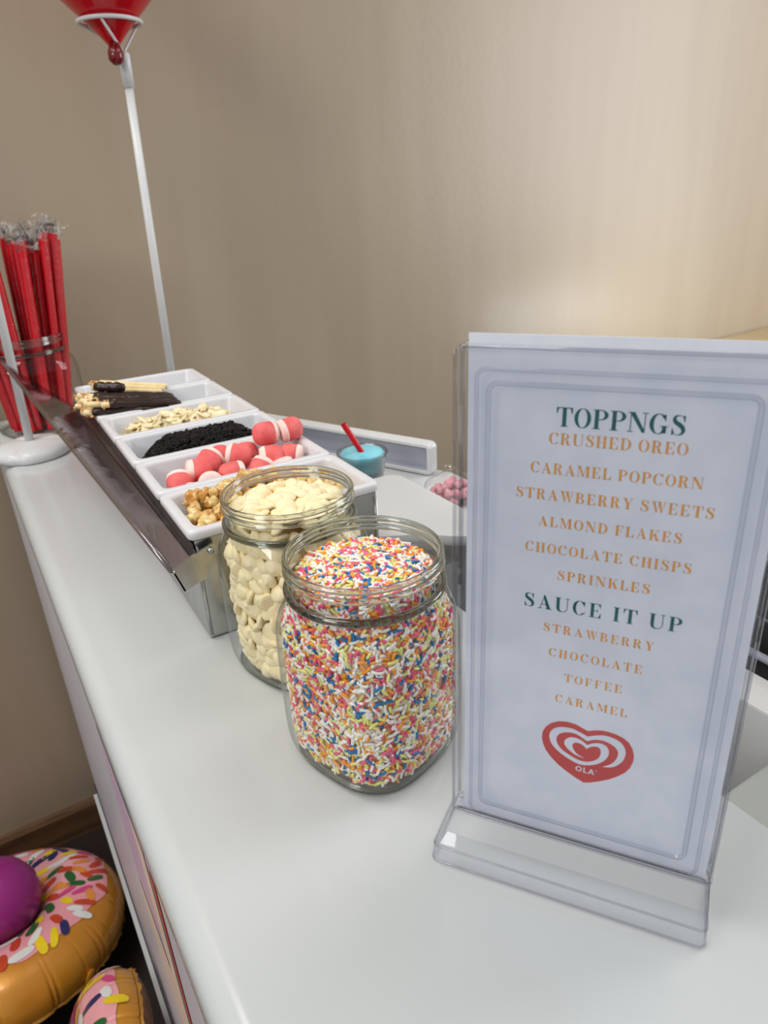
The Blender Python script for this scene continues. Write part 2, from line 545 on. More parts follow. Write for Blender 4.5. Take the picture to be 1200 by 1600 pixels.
def ridge(mb, u0, v0, u1, v1, r, w, h):
    q0 = rrect(u0, v0, u1, v1, r, 0, 6)
    q1 = rrect(u0 + w, v0 + w, u1 - w, v1 - w, max(r - w, 0.5), 0, 6)
    qa = rrect(u0 + w * .3, v0 + w * .3, u1 - w * .3, v1 - w * .3, r - w * .3, 0, 6)
    qb = rrect(u0 + w * .7, v0 + w * .7, u1 - w * .7, v1 - w * .7, r - w * .7, 0, 6)
    L = [np.stack([q[:, 0], np.full(len(q), d), q[:, 1]], 1) for q, d in ((q0, -0.02), (qa, -h), (qb, -h), (q1, -0.02))]
    mb.add(*loft(L, False, False))


for a in ((7.6, 1.8, 103.4, 203.8, 4.5, 1.7, 0.8), (11.8, 8.6, 98.4, 199.2, 4.2, 2.0, 1.1)):
    mb = MB()
    ridge(mb, *a)
    mb.build('moulded_ridge', M['acrylic_ridge'], sg, smooth=True, xf=sl, recalc=True, auto=35)
# rims round the board
mb = MB()
for u in (0.2, 108.4):
    mb.add(*tube([(u, 0.6, v) for v in np.linspace(2, 209, 12)], 0.75, 6))
    mb.add(*tube([(u, 9.6, v) for v in np.linspace(2, 209, 12)], 0.75, 6))
mb.add(*tube([(u, 0.5, 210.3) for u in np.linspace(2, 107, 8)], 0.7, 6))
mb.add(*tube([(u, 1.2, -0.2) for u in np.linspace(2, 107, 8)], 0.9, 6))
mb.add(*tube([(u, 9.8, 210.3) for u in np.linspace(2, 107, 8)], 0.7, 6))
mb.build('polished_edge', M['acrylic_edge'], sg, smooth=True, xf=sl, recalc=True)
# foot
zb = -SO[2] / K * 1000 + 0.2
L = []
for v, e, f, bk in ((0.5, 0.3, -0.6, 11), (-3, 0.6, -2.0, 12.5), (-9, 3.2, -6.5, 17), (-12.8, 5.4, -9.6, 20), (-14.8, 6.2, -11.2, 21.5), (zb + 1.2, 6.2, -12.8, 22), (zb, 5.6, -12.2, 21.5)):
    q = rrect(-e, f, 109 + e * 0.1, bk, 3.2, v, 5)
    L.append(q)
mb = MB().add(*loft(L))
mb.build('foot', M['acrylic'], sg, smooth=True, xf=sl, recalc=True, auto=30)
mb = MB()
for v, e, f, bk in ((0.2, 0.3, -0.6, 11), (-14.0, 6.0, -10.7, 21.2), (zb + 0.9, 6.1, -12.6, 22)):
    q = rrect(-e, f, 109 + e * 0.1, bk, 3.2, v, 5)
    mb.add(*tube(q, 0.55, 6, closed=True))
mb.build('foot_edge', M['acrylic_edge'], sg, smooth=True, xf=sl, recalc=True)

# lettering -------------------------------------------------------
def catmull(P_, n=6):
    P_ = np.asarray(P_, float)
    Q = np.vstack([2 * P_[0] - P_[1], P_, 2 * P_[-1] - P_[-2]])
    out = []
    for i in range(1, len(Q) - 2):
        for k in range(n):
            t = k / n
            out.append(0.5 * (2 * Q[i] + (Q[i + 1] - Q[i - 1]) * t + (2 * Q[i - 1] - 5 * Q[i] + 4 * Q[i + 1] - Q[i + 2]) * t * t
                              + (3 * Q[i] - Q[i - 1] - 3 * Q[i + 1] + Q[i + 2]) * t ** 3))
    out.append(P_[-1])
    return np.array(out)


def strip(P_, w):
    d = catmull(np.column_stack([P_, w]), 5)
    p, w = d[:, :2], d[:, 2]
    t = np.gradient(p, axis=0)
    t /= np.linalg.norm(t, axis=1)[:, None] + 1e-9
    nrm = np.stack([-t[:, 1], t[:, 0]], 1) * w[:, None] / 2
    a, b = p + nrm, p - nrm
    return [[a[i], a[i + 1], b[i + 1], b[i]] for i in range(len(p) - 1)]


def R4(x0, y0, x1, y1):
    return [[(x0, y0), (x1, y0), (x1, y1), (x0, y1)]]


def arc(cx, cy, rx, ry, ts, tt, a0, a1, n=28):
    out = []
    an = np.radians(np.linspace(a0, a1, n + 1))
    o = np.stack([cx + rx * np.cos(an), cy + ry * np.sin(an)], 1)
    i_ = np.stack([cx + (rx - ts) * np.cos(an), cy + (ry - tt) * np.sin(an)], 1)
    return [[o[k], o[k + 1], i_[k + 1], i_[k]] for k in range(n)]


def stem(x, bot=True, topp=True, w=0.2):
    q = R4(x, 0, x + w, 1)
    if bot:
        q += R4(x - .09, 0, x + w + .09, .045)
    if topp:
        q += R4(x - .09, .955, x + w + .09, 1)
    return q


def tri(*p):
    return [list(p)]


GL = {
    'T': (.84, stem(.32, True, False) + R4(.02, .95, .82, 1) + tri((.02, 1), (.02, .68), (.055, .68), (.14, .955)) + tri((.82, 1), (.70, .955), (.785, .68), (.82, .68))),
    'O': (.86, arc(.43, .5, .41, .515, .19, .035, 0, 360)),
    'P': (.78, stem(.1) + arc(.38, .735, .37, .265, .19, .045, -90, 90) + R4(.28, .955, .39, 1) + R4(.28, .47, .39, .515)),
    'N': (.94, R4(.12, 0, .165, 1) + R4(0, 0, .29, .045) + R4(0, .955, .25, 1) + tri((.06, 1), (.31, 1), (.82, .1), (.82, 0), (.69, 0)) + R4(.775, 0, .82, 1) + R4(.65, .955, .94, 1)),
    'G': (.9, arc(.43, .5, .42, .515, .2, .035, 38, 322) + tri((.70, .98), (.745, .98), (.745, .66), (.715, .66), (.60, .9)) + R4(.60, .05, .79, .40) + R4(.50, .375, .88, .42)),
    'C': (.82, arc(.43, .5, .42, .515, .2, .035, 40, 320) + tri((.70, .98), (.745, .98), (.745, .66), (.715, .66), (.60, .9)) + strip([(.75, .17), (.77, .22), (.77, .28)], [.04, .035, .03])),
    'S': (.72, strip([(.61, .74), (.55, .92), (.39, .975), (.22, .93), (.165, .78), (.25, .63), (.42, .52), (.56, .38), (.60, .23), (.52, .08), (.36, .02), (.2, .08), (.115, .27)],
                     [.03, .035, .04, .10, .17, .20, .22, .20, .17, .10, .04, .035, .03]) + tri((.60, .99), (.64, .99), (.64, .66), (.61, .66), (.53, .92)) + tri((.08, .01), (.12, .01), (.2, .09), (.115, .34), (.08, .34))),
    'R': (.88, stem(.1) + arc(.37, .75, .35, .25, .19, .045, -90, 90) + R4(.28, .955, .38, 1) + R4(.28, .5, .38, .545)
          + strip([(.36, .52), (.5, .46), (.57, .28), (.64, .08), (.74, .015), (.85, .08)], [.04, .12, .2, .18, .06, .035])),
    'U': (.92, R4(.1, .3, .3, 1) + R4(.01, .955, .39, 1) + strip([(.2, .31), (.24, .13), (.36, .03), (.5, .012), (.66, .06), (.765, .2), (.782, .36)], [.2, .17, .09, .05, .045, .042, .045])
          + R4(.76, .34, .805, 1) + R4(.65, .955, .92, 1)),
    'H': (.9, stem(.1) + stem(.6) + R4(.3, .48, .6, .525)),
    'E': (.78, stem(.1) + R4(.3, .955, .69, 1) + tri((.69, 1), (.56, .955), (.66, .70), (.69, .70)) + R4(.3, .48, .52, .525) + R4(.49, .37, .525, .635) + R4(.3, 0, .72, .045) + tri((.72, 0), (.58, .045), (.69, .33), (.72, .33))),
    'F': (.74, stem(.1) + R4(.3, .955, .69, 1) + tri((.69, 1), (.56, .955), (.66, .70), (.69, .70)) + R4(.3, .48, .52, .525) + R4(.49, .37, .525, .635)),
    'D': (.87, stem(.1) + arc(.36, .5, .48, .5, .2, .045, -90, 90) + R4(.28, .955, .37, 1) + R4(.28, 0, .37, .045)),
    'A': (.9, tri((.13, .03), (.175, .03), (.46, .93), (.44, 1)) + tri((.40, 1), (.47, 1), (.83, .03), (.60, .03), (.36, .86)) + R4(.2, .30, .66, .345) + R4(.02, 0, .29, .045) + R4(.50, 0, .91, .045)),
    'M': (1.12, R4(.13, 0, .175, 1) + R4(.01, 0, .3, .045) + R4(.01, .955, .25, 1) + tri((.1, 1), (.31, 1), (.61, .14), (.545, 0), (.52, 0)) + tri((.53, 0), (.56, 0), (.86, 1), (.80, 1)) + R4(.82, 0, 1.02, 1) + R4(.73, 0, 1.11, .045) + R4(.82, .955, 1.11, 1)),
    'L': (.74, stem(.1) + R4(.3, 0, .70, .045) + tri((.70, 0), (.54, .045), (.67, .36), (.70, .36))),
    'W': (1.2, tri((.08, 1), (.31, 1), (.49, .1), (.45, 0), (.41, 0)) + tri((.43, 0), (.46, 0), (.66, .95), (.62, .95)) + tri((.52, 1), (.74, 1), (.90, .1), (.87, 0), (.83, 0)) + tri((.85, 0), (.88, 0), (1.11, .96), (1.06, .96))
          + R4(0, .955, .40, 1) + R4(.45, .955, .8, 1) + R4(.95, .955, 1.2, 1)),
    'B': (.82, stem(.1) + arc(.38, .76, .31, .24, .18, .045, -90, 90) + arc(.40, .265, .37, .265, .19, .045, -90, 90) + R4(.28, .955, .39, 1) + R4(.28, .49, .41, .53) + R4(.28, 0, .41, .045)),
    'K': (.9, stem(.1) + tri((.3, .38), (.34, .36), (.73, .96), (.67, .96)) + tri((.38, .56), (.53, .68), (.84, .03), (.60, .03)) + R4(.56, .955, .84, 1) + R4(.51, 0, .93, .045)),
    'I': (.4, stem(.1)),
    'Y': (.86, tri((.07, 1), (.30, 1), (.54, .46), (.34, .46)) + R4(.34, 0, .54, .47) + R4(.25, 0, .63, .045) + tri((.49, .46), (.54, .46), (.76, .96), (.71, .96)) + R4(-.01, .955, .39, 1) + R4(.61, .955, .87, 1)),
}


def text_line(mb, s, ul, ur, vc, cap, d=2.84):
    cap *= 1.07
    tot = sum(GL[ch][0] if ch != ' ' else 0.28 for ch in s) * cap
    sp = ((ur - ul) - tot) / (len(s) - 1)
    x = ul
    for ch in s:
        if ch == ' ':
            x += 0.28 * cap + sp
            continue
        w, polys = GL[ch]
        for q in polys:
            q = np.asarray(q) * cap
            mb.add(flat([(x + p[0], vc - cap / 2 + p[1]) for p in q], d), [tuple(range(len(q)))])
        x += w * cap + sp


HEAD = [('TOPPNGS', 35.8, 77.2, 187.1, 6.3), ('SAUCE IT UP', 27.6, 84.6, 114.3, 5.6)]
ITEMS = [('CRUSHED OREO', 33.8, 78.8, 179.3, 3.9), ('CARAMEL POPCORN', 27.9, 84.7, 168.2, 3.8), ('STRAWBERRY SWEETS', 22.9, 89.3, 158.2, 3.8),
         ('ALMOND FLAKES', 31.6, 80.6, 147.8, 3.7), ('CHOCOLATE CHISPS', 27.3, 84.9, 137.0, 3.7), ('SPRINKLES', 39.7, 72.5, 126.7, 3.7),
         ('STRAWBERRY', 35.7, 76.2, 103.5, 3.5), ('CHOCOLATE', 38.4, 73.3, 92.6, 3.5), ('TOFFEE', 45.0, 67.0, 82.0, 3.5), ('CARAMEL', 42.1, 69.8, 71.5, 3.5)]
for a in HEAD:
    mb = MB()
    text_line(mb, *a)
    mb.build('heading_lettering', M['teal'], paper, smooth=False, xf=sl)
for a in ITEMS:
    mb = MB()
    text_line(mb, *a)
    mb.build('item_lettering', M['orange'], paper, smooth=False, xf=sl)

# the red heart emblem: outline and spiral band in millimetres on the sheet
HEART = [(55.99, 58.98), (53.82, 59.76), (50.9, 60.9), (47.67, 61.15), (44.28, 60.5), (41.28, 58.69), (39.21, 56.22), (38.06, 53.32), (37.83, 50.44), (38.47, 47.34), (39.83, 44.22), (42.04, 41.36), (45.01, 38.51), (48.5, 36.08), (51.96, 34.14), (54.62, 32.89), (56.12, 32.31), (58.61, 33.2), (62.07, 35.05), (65.81, 37.33), (69.08, 40.13), (71.61, 42.88), (73.24, 45.75), (74.1, 49.26), (74.14, 52.44), (73.35, 55.34), (71.76, 57.96), (69.4, 59.66), (66.6, 60.56), (63.49, 60.94), (60.74, 60.76), (58.36, 60.03)]
BO = [(62.7, 42.85), (66.97, 44.31), (70.1, 48.14), (70.98, 52.76), (69.53, 56.35), (66.46, 58.29), (62.29, 58.69), (58.56, 57.47), (56.01, 56.23), (53.28, 57.33), (49.64, 58.35), (45.34, 57.86), (42.35, 56.03), (40.87, 52.79), (41.63, 49.05), (44.02, 46.05), (47.67, 43.56), (51.45, 41.87), (54.4, 41.3), (57.59, 42.05), (61.02, 43.92), (63.77, 47.08), (64.76, 50.72), (63.77, 53.37), (61.6, 54.35), (58.85, 53.75), (56.07, 52.04), (53.9, 53.55), (50.99, 54.19), (48.52, 53.33), (47.12, 51.27), (47.52, 49.06), (49.66, 46.94), (52.3, 45.46), (55.87, 45.0)]
BI = [(62.7, 42.85), (65.84, 45.32), (67.53, 47.97), (68.24, 51.64), (67.01, 53.96), (64.64, 55.46), (61.81, 56.05), (58.71, 55.48), (55.94, 53.92), (53.42, 55.32), (50.85, 56.26), (47.64, 55.9), (45.01, 54.31), (43.8, 51.84), (44.4, 49.0), (46.19, 46.76), (48.67, 45.21), (51.68, 43.85), (54.26, 43.29), (57.11, 43.68), (59.84, 45.39), (61.36, 47.76), (61.64, 50.39), (60.91, 51.99), (59.31, 52.25), (57.44, 51.33), (56.01, 49.94), (54.41, 51.41), (52.22, 51.96), (50.82, 51.28), (50.38, 49.75), (51.24, 47.69), (52.61, 46.27), (54.28, 45.51), (55.87, 45.0)]
mb = MB()
mb.add(flat(HEART, 2.84), [tuple(range(len(HEART)))], 0)


def spline(P_, n=4):
    return catmull(P_, n)


def half(a, notch):
    return np.vstack([spline(a[s:e + 1])[:-1] for s, e in zip(notch[:-1], notch[1:])] + [np.array([a[-1]])])


bo, bi = half(BO, [0, 8, 26, 34]), half(BI, [0, 8, 26, 34])
V = flat(bo, 2.80) + flat(bi, 2.80)
nb = len(bo)
mb.add(V, [(i, i + 1, nb + i + 1, nb + i) for i in range(nb - 1)], 1)
h = 2.7
x = 52.4
q = arc(x + 1.25, 38.9, 1.3, 1.35, 0.55, 0.5, 0, 360, 20)
q += R4(x + 3.15, 37.55, x + 3.7, 40.25) + R4(x + 3.7, 37.55, x + 4.7, 38.05)
q += [[(x + 4.95, 37.55), (x + 5.5, 37.55), (x + 6.55, 40.25), (x + 6.0, 40.25)], [(x + 7.0, 37.55), (x + 7.55, 37.55), (x + 6.5, 40.25), (x + 5.95, 40.25)], [(x + 5.5, 38.15), (x + 7.0, 38.15), (x + 6.85, 38.6), (x + 5.65, 38.6)]]
q += arc(x + 8.1, 39.9, 0.36, 0.36, 0.12, 0.12, 0, 360, 12)
for p in q:
    mb.add(flat([tuple(w) for w in p], 2.80), [tuple(range(len(p)))], 1)
mb.build('heart_emblem', [M['logored'], M['paper']], paper, smooth=False, xf=sl)

# ------------------------------------------------------------------ glass jars
JROT = math.radians(-118 + 45)


def jar_profile(h=1.0):
    return [(0.0335, 0.0006, 2.6), (0.0385, 0.0012, 2.8), (0.0415, 0.0045, 3.0), (0.0432, 0.010, 3.1), (0.0440, 0.022, 3.2), (0.0442, 0.050, 3.2), (0.0440, 0.078, 3.1),
            (0.0433, 0.0875, 2.9), (0.0418, 0.0950, 2.6), (0.0400, 0.1005, 2.3), (0.0390, 0.1040, 2.05), (0.0388, 0.1085, 2.0), (0.0392, 0.1120, 2.0), (0.0394, 0.1170, 2.0), (0.0396, 0.1225, 2.0)]


def make_jar(loc, label, k=1.0, group=None, rot=JROT, kz=1.0):
    e = tag(empty('glass_jar', loc, (0, 0, rot)), label, 'jar', group)
    prof = [(a * k, b * kz, c) for a, b, c in jar_profile()]
    MB().add(*lathe([tuple(q) for q in catmull(prof, 4)], 96, True, False)).build('jar_wall', M['glass'], e)
    mb = MB()
    mb.add(*torus(0.0402 * k, 0.0017 * k, 0.1232 * kz, 80, 12))
    mb.build('jar_lip', M['glass_solid'], e, recalc=True)
    mb = MB()
    mb.add(*torus(0.0405 * k, 0.0018 * k, 0.1180 * kz, 80, 12))
    mb.build('screw_thread', M['glass_solid'], e, recalc=True)
    mb = MB()
    mb.add(*torus(0.0408 * k, 0.0022 * k, 0.1062 * kz, 80, 12))
    mb.build('neck_bead', M['glass_darkened'], e, recalc=True)
    mb = MB()
    mb.add(*torus(0.0392 * k, 0.0016 * k, 0.0022 * kz, 80, 10, 2.9))
    mb.build('base_ring', M['glass_solid'], e, recalc=True)
    return e


J1 = (0.1530, 0.2835)
J2 = (0.1560, 0.3830)
make_jar(wp(*J1), 'square glass mason jar filled with rainbow sprinkles, nearest the menu stand')
make_jar(wp(*J2), 'square glass mason jar filled with white chocolate chips, behind the sprinkles')


def jar_r(z, inset):
    pr = jar_profile()
    r = np.interp(z, [p[1] for p in pr], [p[0] for p in pr])
    q = np.interp(z, [p[1] for p in pr], [p[2] for p in pr])
    return r - inset, q


def se_point(ang, r, q):
    c, s_ = math.cos(ang), math.sin(ang)
    k = r / (abs(c) ** q + abs(s_) ** q) ** (1 / q)
    x, y = k * c, k * s_
    nx, ny = math.copysign(abs(x) ** (q - 1), x), math.copysign(abs(y) ** (q - 1), y)
    l = math.hypot(nx, ny) + 1e-12
    return np.array((x, y)), np.array((nx / l, ny / l))


# rainbow sprinkles: thousands of bent rods, no one could count them
def sprinkle_template(length, r, bend, n=6, seg=4):
    th = np.linspace(-bend / 2, bend / 2, seg + 1)
    if bend > 1e-3:
        Rb = length / bend
        path = np.stack([Rb * np.sin(th), Rb * (1 - np.cos(th)), 0 * th], 1)
    else:
        path = np.stack([np.linspace(-length / 2, length / 2, seg + 1), np.zeros(seg + 1), np.zeros(seg + 1)], 1)
    path -= path.mean(0)
    d0 = path[0] - path[1]
    d1 = path[-1] - path[-2]
    e0 = path[0] + d0 / np.linalg.norm(d0) * r * 0.6
    e1 = path[-1] + d1 / np.linalg.norm(d1) * r * 0.6
    pts = np.vstack([e0, path, e1])
    rs = np.r_[r * 0.5, np.full(seg + 1, r), r * 0.5]
    return tube(pts, rs, n)


templ = [sprinkle_template(l, 0.00088, b, 6, 3) for l, b in ((0.0036, 0), (0.0046, 0.5), (0.0055, 1.1), (0.0062, 1.7), (0.0030, 0.2), (0.0046, 0.9))]
spk = MB()


def put_sprinkle(p, nrm):
    V, F = templ[int(rng.integers(len(templ)))]
    tilt = np.asarray(nrm) + np.clip(rng.normal(0, 0.22, 3), -0.4, 0.4)
    Rm = frame_to(tilt, rng.uniform(0, 2 * PI))
    ci = int(rng.choice(5, p=[0.40, 0.17, 0.17, 0.17, 0.09]))
    spk.add(V @ Rm.T + p, F, ci)


for layer, (ins, cnt) in enumerate(((0.0034, 4200), (0.0048, 3300))):
    for _ in range(cnt):
        z = rng.uniform(0.0082, 0.1130)
        r, q = jar_r(z, ins + rng.uniform(0, 0.0012))
        zz = z
        if z < 0.008:
            r -= (0.008 - z) * 0.4
        p, n_ = se_point(rng.uniform(0, 2 * PI), r, q)
        put_sprinkle(np.array((p[0], p[1], zz)), (n_[0], n_[1], 0))
for _ in range(1800):
    a, rad = rng.uniform(0, 2 * PI), 0.0342 * math.sqrt(rng.uniform(0, 1))
    z = 0.1125 + 0.0046 * (1 - (rad / 0.037) ** 2) + rng.uniform(-0.0018, 0.0006)
    put_sprinkle(np.array((rad * math.cos(a), rad * math.sin(a), z)), (0, 0, 1))
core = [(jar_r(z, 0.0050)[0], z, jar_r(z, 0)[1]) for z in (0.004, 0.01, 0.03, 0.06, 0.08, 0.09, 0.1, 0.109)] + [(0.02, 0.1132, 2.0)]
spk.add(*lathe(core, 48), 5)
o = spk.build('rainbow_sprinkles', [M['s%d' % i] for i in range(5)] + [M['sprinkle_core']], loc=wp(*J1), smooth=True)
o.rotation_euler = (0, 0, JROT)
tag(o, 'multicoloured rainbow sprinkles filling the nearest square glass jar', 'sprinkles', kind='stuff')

# white chocolate chips: 300 nearest as things of their own, the rest of the fill as one
chip_me = []
for k in range(4):
    s = rng.uniform(0.92, 1.12)
    s *= 1.1
    pf = [(0.0030 * s, -0.0012), (0.0050 * s, -0.0011), (0.0057 * s, -0.0003), (0.0056 * s, 0.0006), (0.0048 * s, 0.0017), (0.0034 * s, 0.0027), (0.0016 * s, 0.0034), (0.0004 * s, 0.0038 + 0.0004 * k)]
    V, F = lathe(pf, 14)
    V = V * np.array((1, 1 - 0.06 * k, 1))
    chip_me.append((V, F))
spots = []
for row, z in enumerate(np.arange(0.0100, 0.1085, 0.0078)):
    r, q = jar_r(z, 0.0077)
    nper = int(2 * PI * r * 1.08 / 0.0096)
    for i in range(nper):
        a = (i + 0.5 * (row % 2) + rng.uniform(-0.3, 0.3)) / nper * 2 * PI
        p, n_ = se_point(a, r - rng.uniform(0, 0.0014), q)
        nn = np.array((n_[0], n_[1], 0)) + np.clip(rng.normal(0, 0.50, 3), -0.85, 0.85)
        spots.append((np.array((p[0], p[1], z + rng.uniform(-0.001, 0.001))), nn * (1 if rng.random() < .6 else -1), 0))
    for i in range(int(nper * 0.8)):
        a = rng.uniform(0, 2 * PI)
        p, n_ = se_point(a, r - 0.0065, q)
        spots.append((np.array((p[0], p[1], z)), rng.normal(0, 1, 3), 2))
for ring in range(5):
    rad = 0.0022 + ring * 0.0073
    m_ = max(1, int(2 * PI * rad / 0.0090))
    for i in range(m_):
        a = (i + rng.uniform(-0.3, 0.3)) / m_ * 2 * PI
        z = 0.1125 + 0.0040 * (1 - (rad / 0.036) ** 2) + rng.uniform(-0.0015, 0.002)
        nn = np.array((0, 0, 1.0)) + rng.normal(0, 0.42, 3)
        spots.append((np.array((rad * math.cos(a), rad * math.sin(a), z)), nn * (1 if rng.random() < .55 else -1), 1))
Rj = rotm(0, 0, JROT)
camdir = Rj.T @ np.array((-J2[0], -J2[1], 0))
camdir /= np.linalg.norm(camdir)
key = [(-(p @ camdir) - (0.05 if t == 1 else 0) + (0.02 if t == 2 else 0)) for p, _, t in spots]
order = np.argsort(key)
chips = []
for k in range(4):
    me_o = MB().add(*chip_me[k]).build('white_chocolate_chip', M['chip'])
    chips.append(me_o)
used = set()
rest = MB()
for rank, idx in enumerate(order):
    p, nn, t = spots[idx]
    k = int(rng.integers(4))
    Rm = frame_to(nn, rng.uniform(0, 2 * PI))
    if rank < 300:
        if k not in used:
            o = chips[k]
            used.add(k)
        else:
            o = chips[k].copy()
            COL.objects.link(o)
        wpos = Rj @ p + np.array(wp(*J2))
        Rw = Rj @ Rm
        o.matrix_world = Matrix([(*Rw[i], wpos[i]) for i in range(3)] + [(0, 0, 0, 1)])
        tag(o, 'ivory white chocolate chip inside the jar behind the sprinkles', 'chocolate chip', 'white chocolate chips in the jar')
    else:
        rest.add(chip_me[k][0] @ Rm.T + p, chip_me[k][1], 0)
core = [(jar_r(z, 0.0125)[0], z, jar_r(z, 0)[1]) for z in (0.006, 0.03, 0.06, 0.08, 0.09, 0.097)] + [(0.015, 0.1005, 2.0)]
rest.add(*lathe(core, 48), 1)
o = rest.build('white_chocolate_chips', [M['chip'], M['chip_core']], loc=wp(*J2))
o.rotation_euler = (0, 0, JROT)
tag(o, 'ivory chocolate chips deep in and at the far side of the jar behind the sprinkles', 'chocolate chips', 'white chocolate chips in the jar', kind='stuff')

# ------------------------------------------------------------------ condiment dispenser
BX, BY, BYAW, BW, TW, ZT = 0.1031, 0.4358, -0.0272, 0.150, 0.0838, 0.0882
dp = tag(empty('condiment_dispenser', wp(BX, BY), (0, 0, BYAW)), 'long stainless steel dispenser box holding six white topping trays, clear lid swung open', 'dispenser')
cb, sbn = math.cos(BYAW), math.sin(BYAW)


def dl(V):
    """counter coordinates -> the dispenser's own"""
    V = np.asarray(V, float).reshape(-1, 3)
    x, y = V[:, 0] - BX, V[:, 1] - BY
    return np.stack([x * cb + y * sbn, -x * sbn + y * cb, V[:, 2]], 1)


def dw(x, y, z):
    """dispenser coordinates -> world"""
    return np.array((BX + x * cb - y * sbn, BY + x * sbn + y * cb, z + Z0))


LEN = TW * 6
hs = MB()
hx0, hx1, hy0, hy1, hz = 0.003, BW - 0.003, 0.003, LEN - 0.002, 0.0800
oo = [rrect(hx0 + i, hy0 + i, hx1 - i, hy1 - i, r, z, 3) for i, r, z in ((0.001, 0.001, 0.0006), (0, 0.0015, 0.002), (0, 0.0015, hz), (0.001, 0.001, hz + .0006), (0.002, 0.001, hz), (0.002, 0.001, 0.006))]
hs.add(*loft(oo))
hs.build('steel_box', M['steel'], dp, smooth=True, auto=30)
hs = MB()
hs.add(*tube([(hx0 + 0.0015, hy0 - 0.0006, z) for z in (0.004, hz - 0.004)], 0.0012, 6))
hs.build('folded_seam', M['steel'], dp)
hs = MB()
hs.add(*tube([(hx1 - 0.0015, hy0 - 0.0006, z) for z in (0.004, hz - 0.004)], 0.0012, 6))
hs.build('folded_seam', M['steel'], dp)
# lid hinged at the near and far corners, hanging open on the customer side
A_, B_ = np.array((0.0870, 0.4325, 0.0672)), np.array((0.1020, 0.4325, 0.0725))
C_, D_ = np.array((0.1095, 0.905, 0.0685)), np.array((0.0466, 0.93, 0.1324))
th = np.array((-0.0010, 0, -0.0022))
NL = 14
mb = MB()
L = []
for k in range(NL + 1):
    t = k / NL
    a, b = A_ + (D_ - A_) * t, B_ + (C_ - B_) * t
    mid = (a + b) / 2 + np.array((-0.003, 0, -0.003))
    L.append(np.array([a, mid, b, b + th, mid + th, a + th]))
mb.add(*loft(L))
mb.build('lid_panel', M['lid'], dp, xf=dl, recalc=True, auto=40)['label'] = 'clear plastic lid panel'
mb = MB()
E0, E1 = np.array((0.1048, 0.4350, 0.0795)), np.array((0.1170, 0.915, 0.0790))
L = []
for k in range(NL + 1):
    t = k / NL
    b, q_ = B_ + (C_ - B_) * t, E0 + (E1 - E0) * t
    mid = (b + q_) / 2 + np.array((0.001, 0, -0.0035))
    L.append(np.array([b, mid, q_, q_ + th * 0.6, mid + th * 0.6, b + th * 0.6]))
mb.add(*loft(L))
mb.build('gap_shade_strip', M['gap_shade'], dp, xf=dl, recalc=True, auto=40)  # added strip, coloured as the shade in the gap between lid and trays
mb = MB()
mb.add(*tube([A_ + (D_ - A_) * t for t in np.linspace(0, 1, 8)], 0.0024, 8))
mb.build('lid_lip', clear_mat('lid_lip_clear', (0.93, 0.92, 0.91), (0.8, 0.78, 0.77), 2.4, 0.2), dp, xf=dl, recalc=True)
mb = MB()
q = [(0.0872, 0.0668), (0.1020, 0.0735), (0.1175, 0.0785), (0.1195, 0.0745), (0.1160, 0.0690), (0.1095, 0.0540), (0.0927, 0.0490)]
mb.add(*loft([np.array([(x, y, z) for x, z in q]) for y in (0.4315, 0.4333)]))
q2 = [(0.0872, 0.0668), (0.0927, 0.0490), (0.0940, 0.0490), (0.0884, 0.0668)]
mb.add(*loft([np.array([(x, y, z) for x, z in q2]) for y in (0.4315, 0.4420)]))
mb.build('lid_end_plate', M['steel'], dp, xf=dl, smooth=False, recalc=True)
mb = MB()
q = [(0.0470, 0.1320), (0.1095, 0.0690), (0.1165, 0.0740), (0.1160, 0.0600), (0.0860, 0.0500)]
mb.add(*loft([np.array([(x, y, z) for x, z in q]) for y in (0.9300, 0.9316)]))
mb.build('lid_end_plate', M['lid'], dp, xf=dl, smooth=False, recalc=True)
mb = MB()
V, F = lathe([(0.0018, 0), (0.0022, 0.0006), (0.0022, 0.0018), (0.001, 0.0026)], 12)
V = V @ rotm(PI / 2, 0, 0).T + np.array((0.1150, 0.4316, 0.0738))
mb.add(V, F)
V2 = lathe([(0.0010, 0), (0.0014, 0.0006), (0.0006, 0.0014)], 10)[0] @ rotm(PI / 2, 0, 0).T
F2 = lathe([(0.0010, 0), (0.0014, 0.0006), (0.0006, 0.0014)], 10)[1]
mb.add(V2 + np.array((0.0885, 0.4314, 0.066)), F2)
mb.build('lid_rivet', M['steel'], dp, xf=dl)

TNAME = ['white plastic topping tray of caramel popcorn, nearest the jars', 'white plastic topping tray of pink strawberry sweets', 'white plastic topping tray full of black cookie crumbs',
         'white plastic topping tray of pale almond flakes', 'white plastic topping tray of chocolate sticks', 'empty white plastic topping tray at the far end of the dispenser']


def tray_mesh():
    g_ = 0.0005
    x0, x1, y0, y1 = 0.0, BW, g_, TW - g_
    L = []
    for i, r, z in ((0.0120, 0.006, ZT - 0.052), (0.0105, 0.007, ZT - 0.050), (0.0065, 0.008, ZT - 0.0075), (0.0006, 0.006, ZT - 0.0068), (0, 0.0065, ZT - 0.0055), (0.0, 0.0065, ZT - 0.0018),
                    (0.0010, 0.006, ZT - 0.0003), (0.0022, 0.006, ZT), (0.0062, 0.0075, ZT), (0.0074, 0.0075, ZT - 0.0008), (0.0082, 0.0075, ZT - 0.0028), (0.0125, 0.007, ZT - 0.044), (0.0160, 0.006, ZT - 0.0475)):
        L.append(rrect(x0 + i, y0 + i, x1 - i, y1 - i, r, z, 6))
    return loft(L)


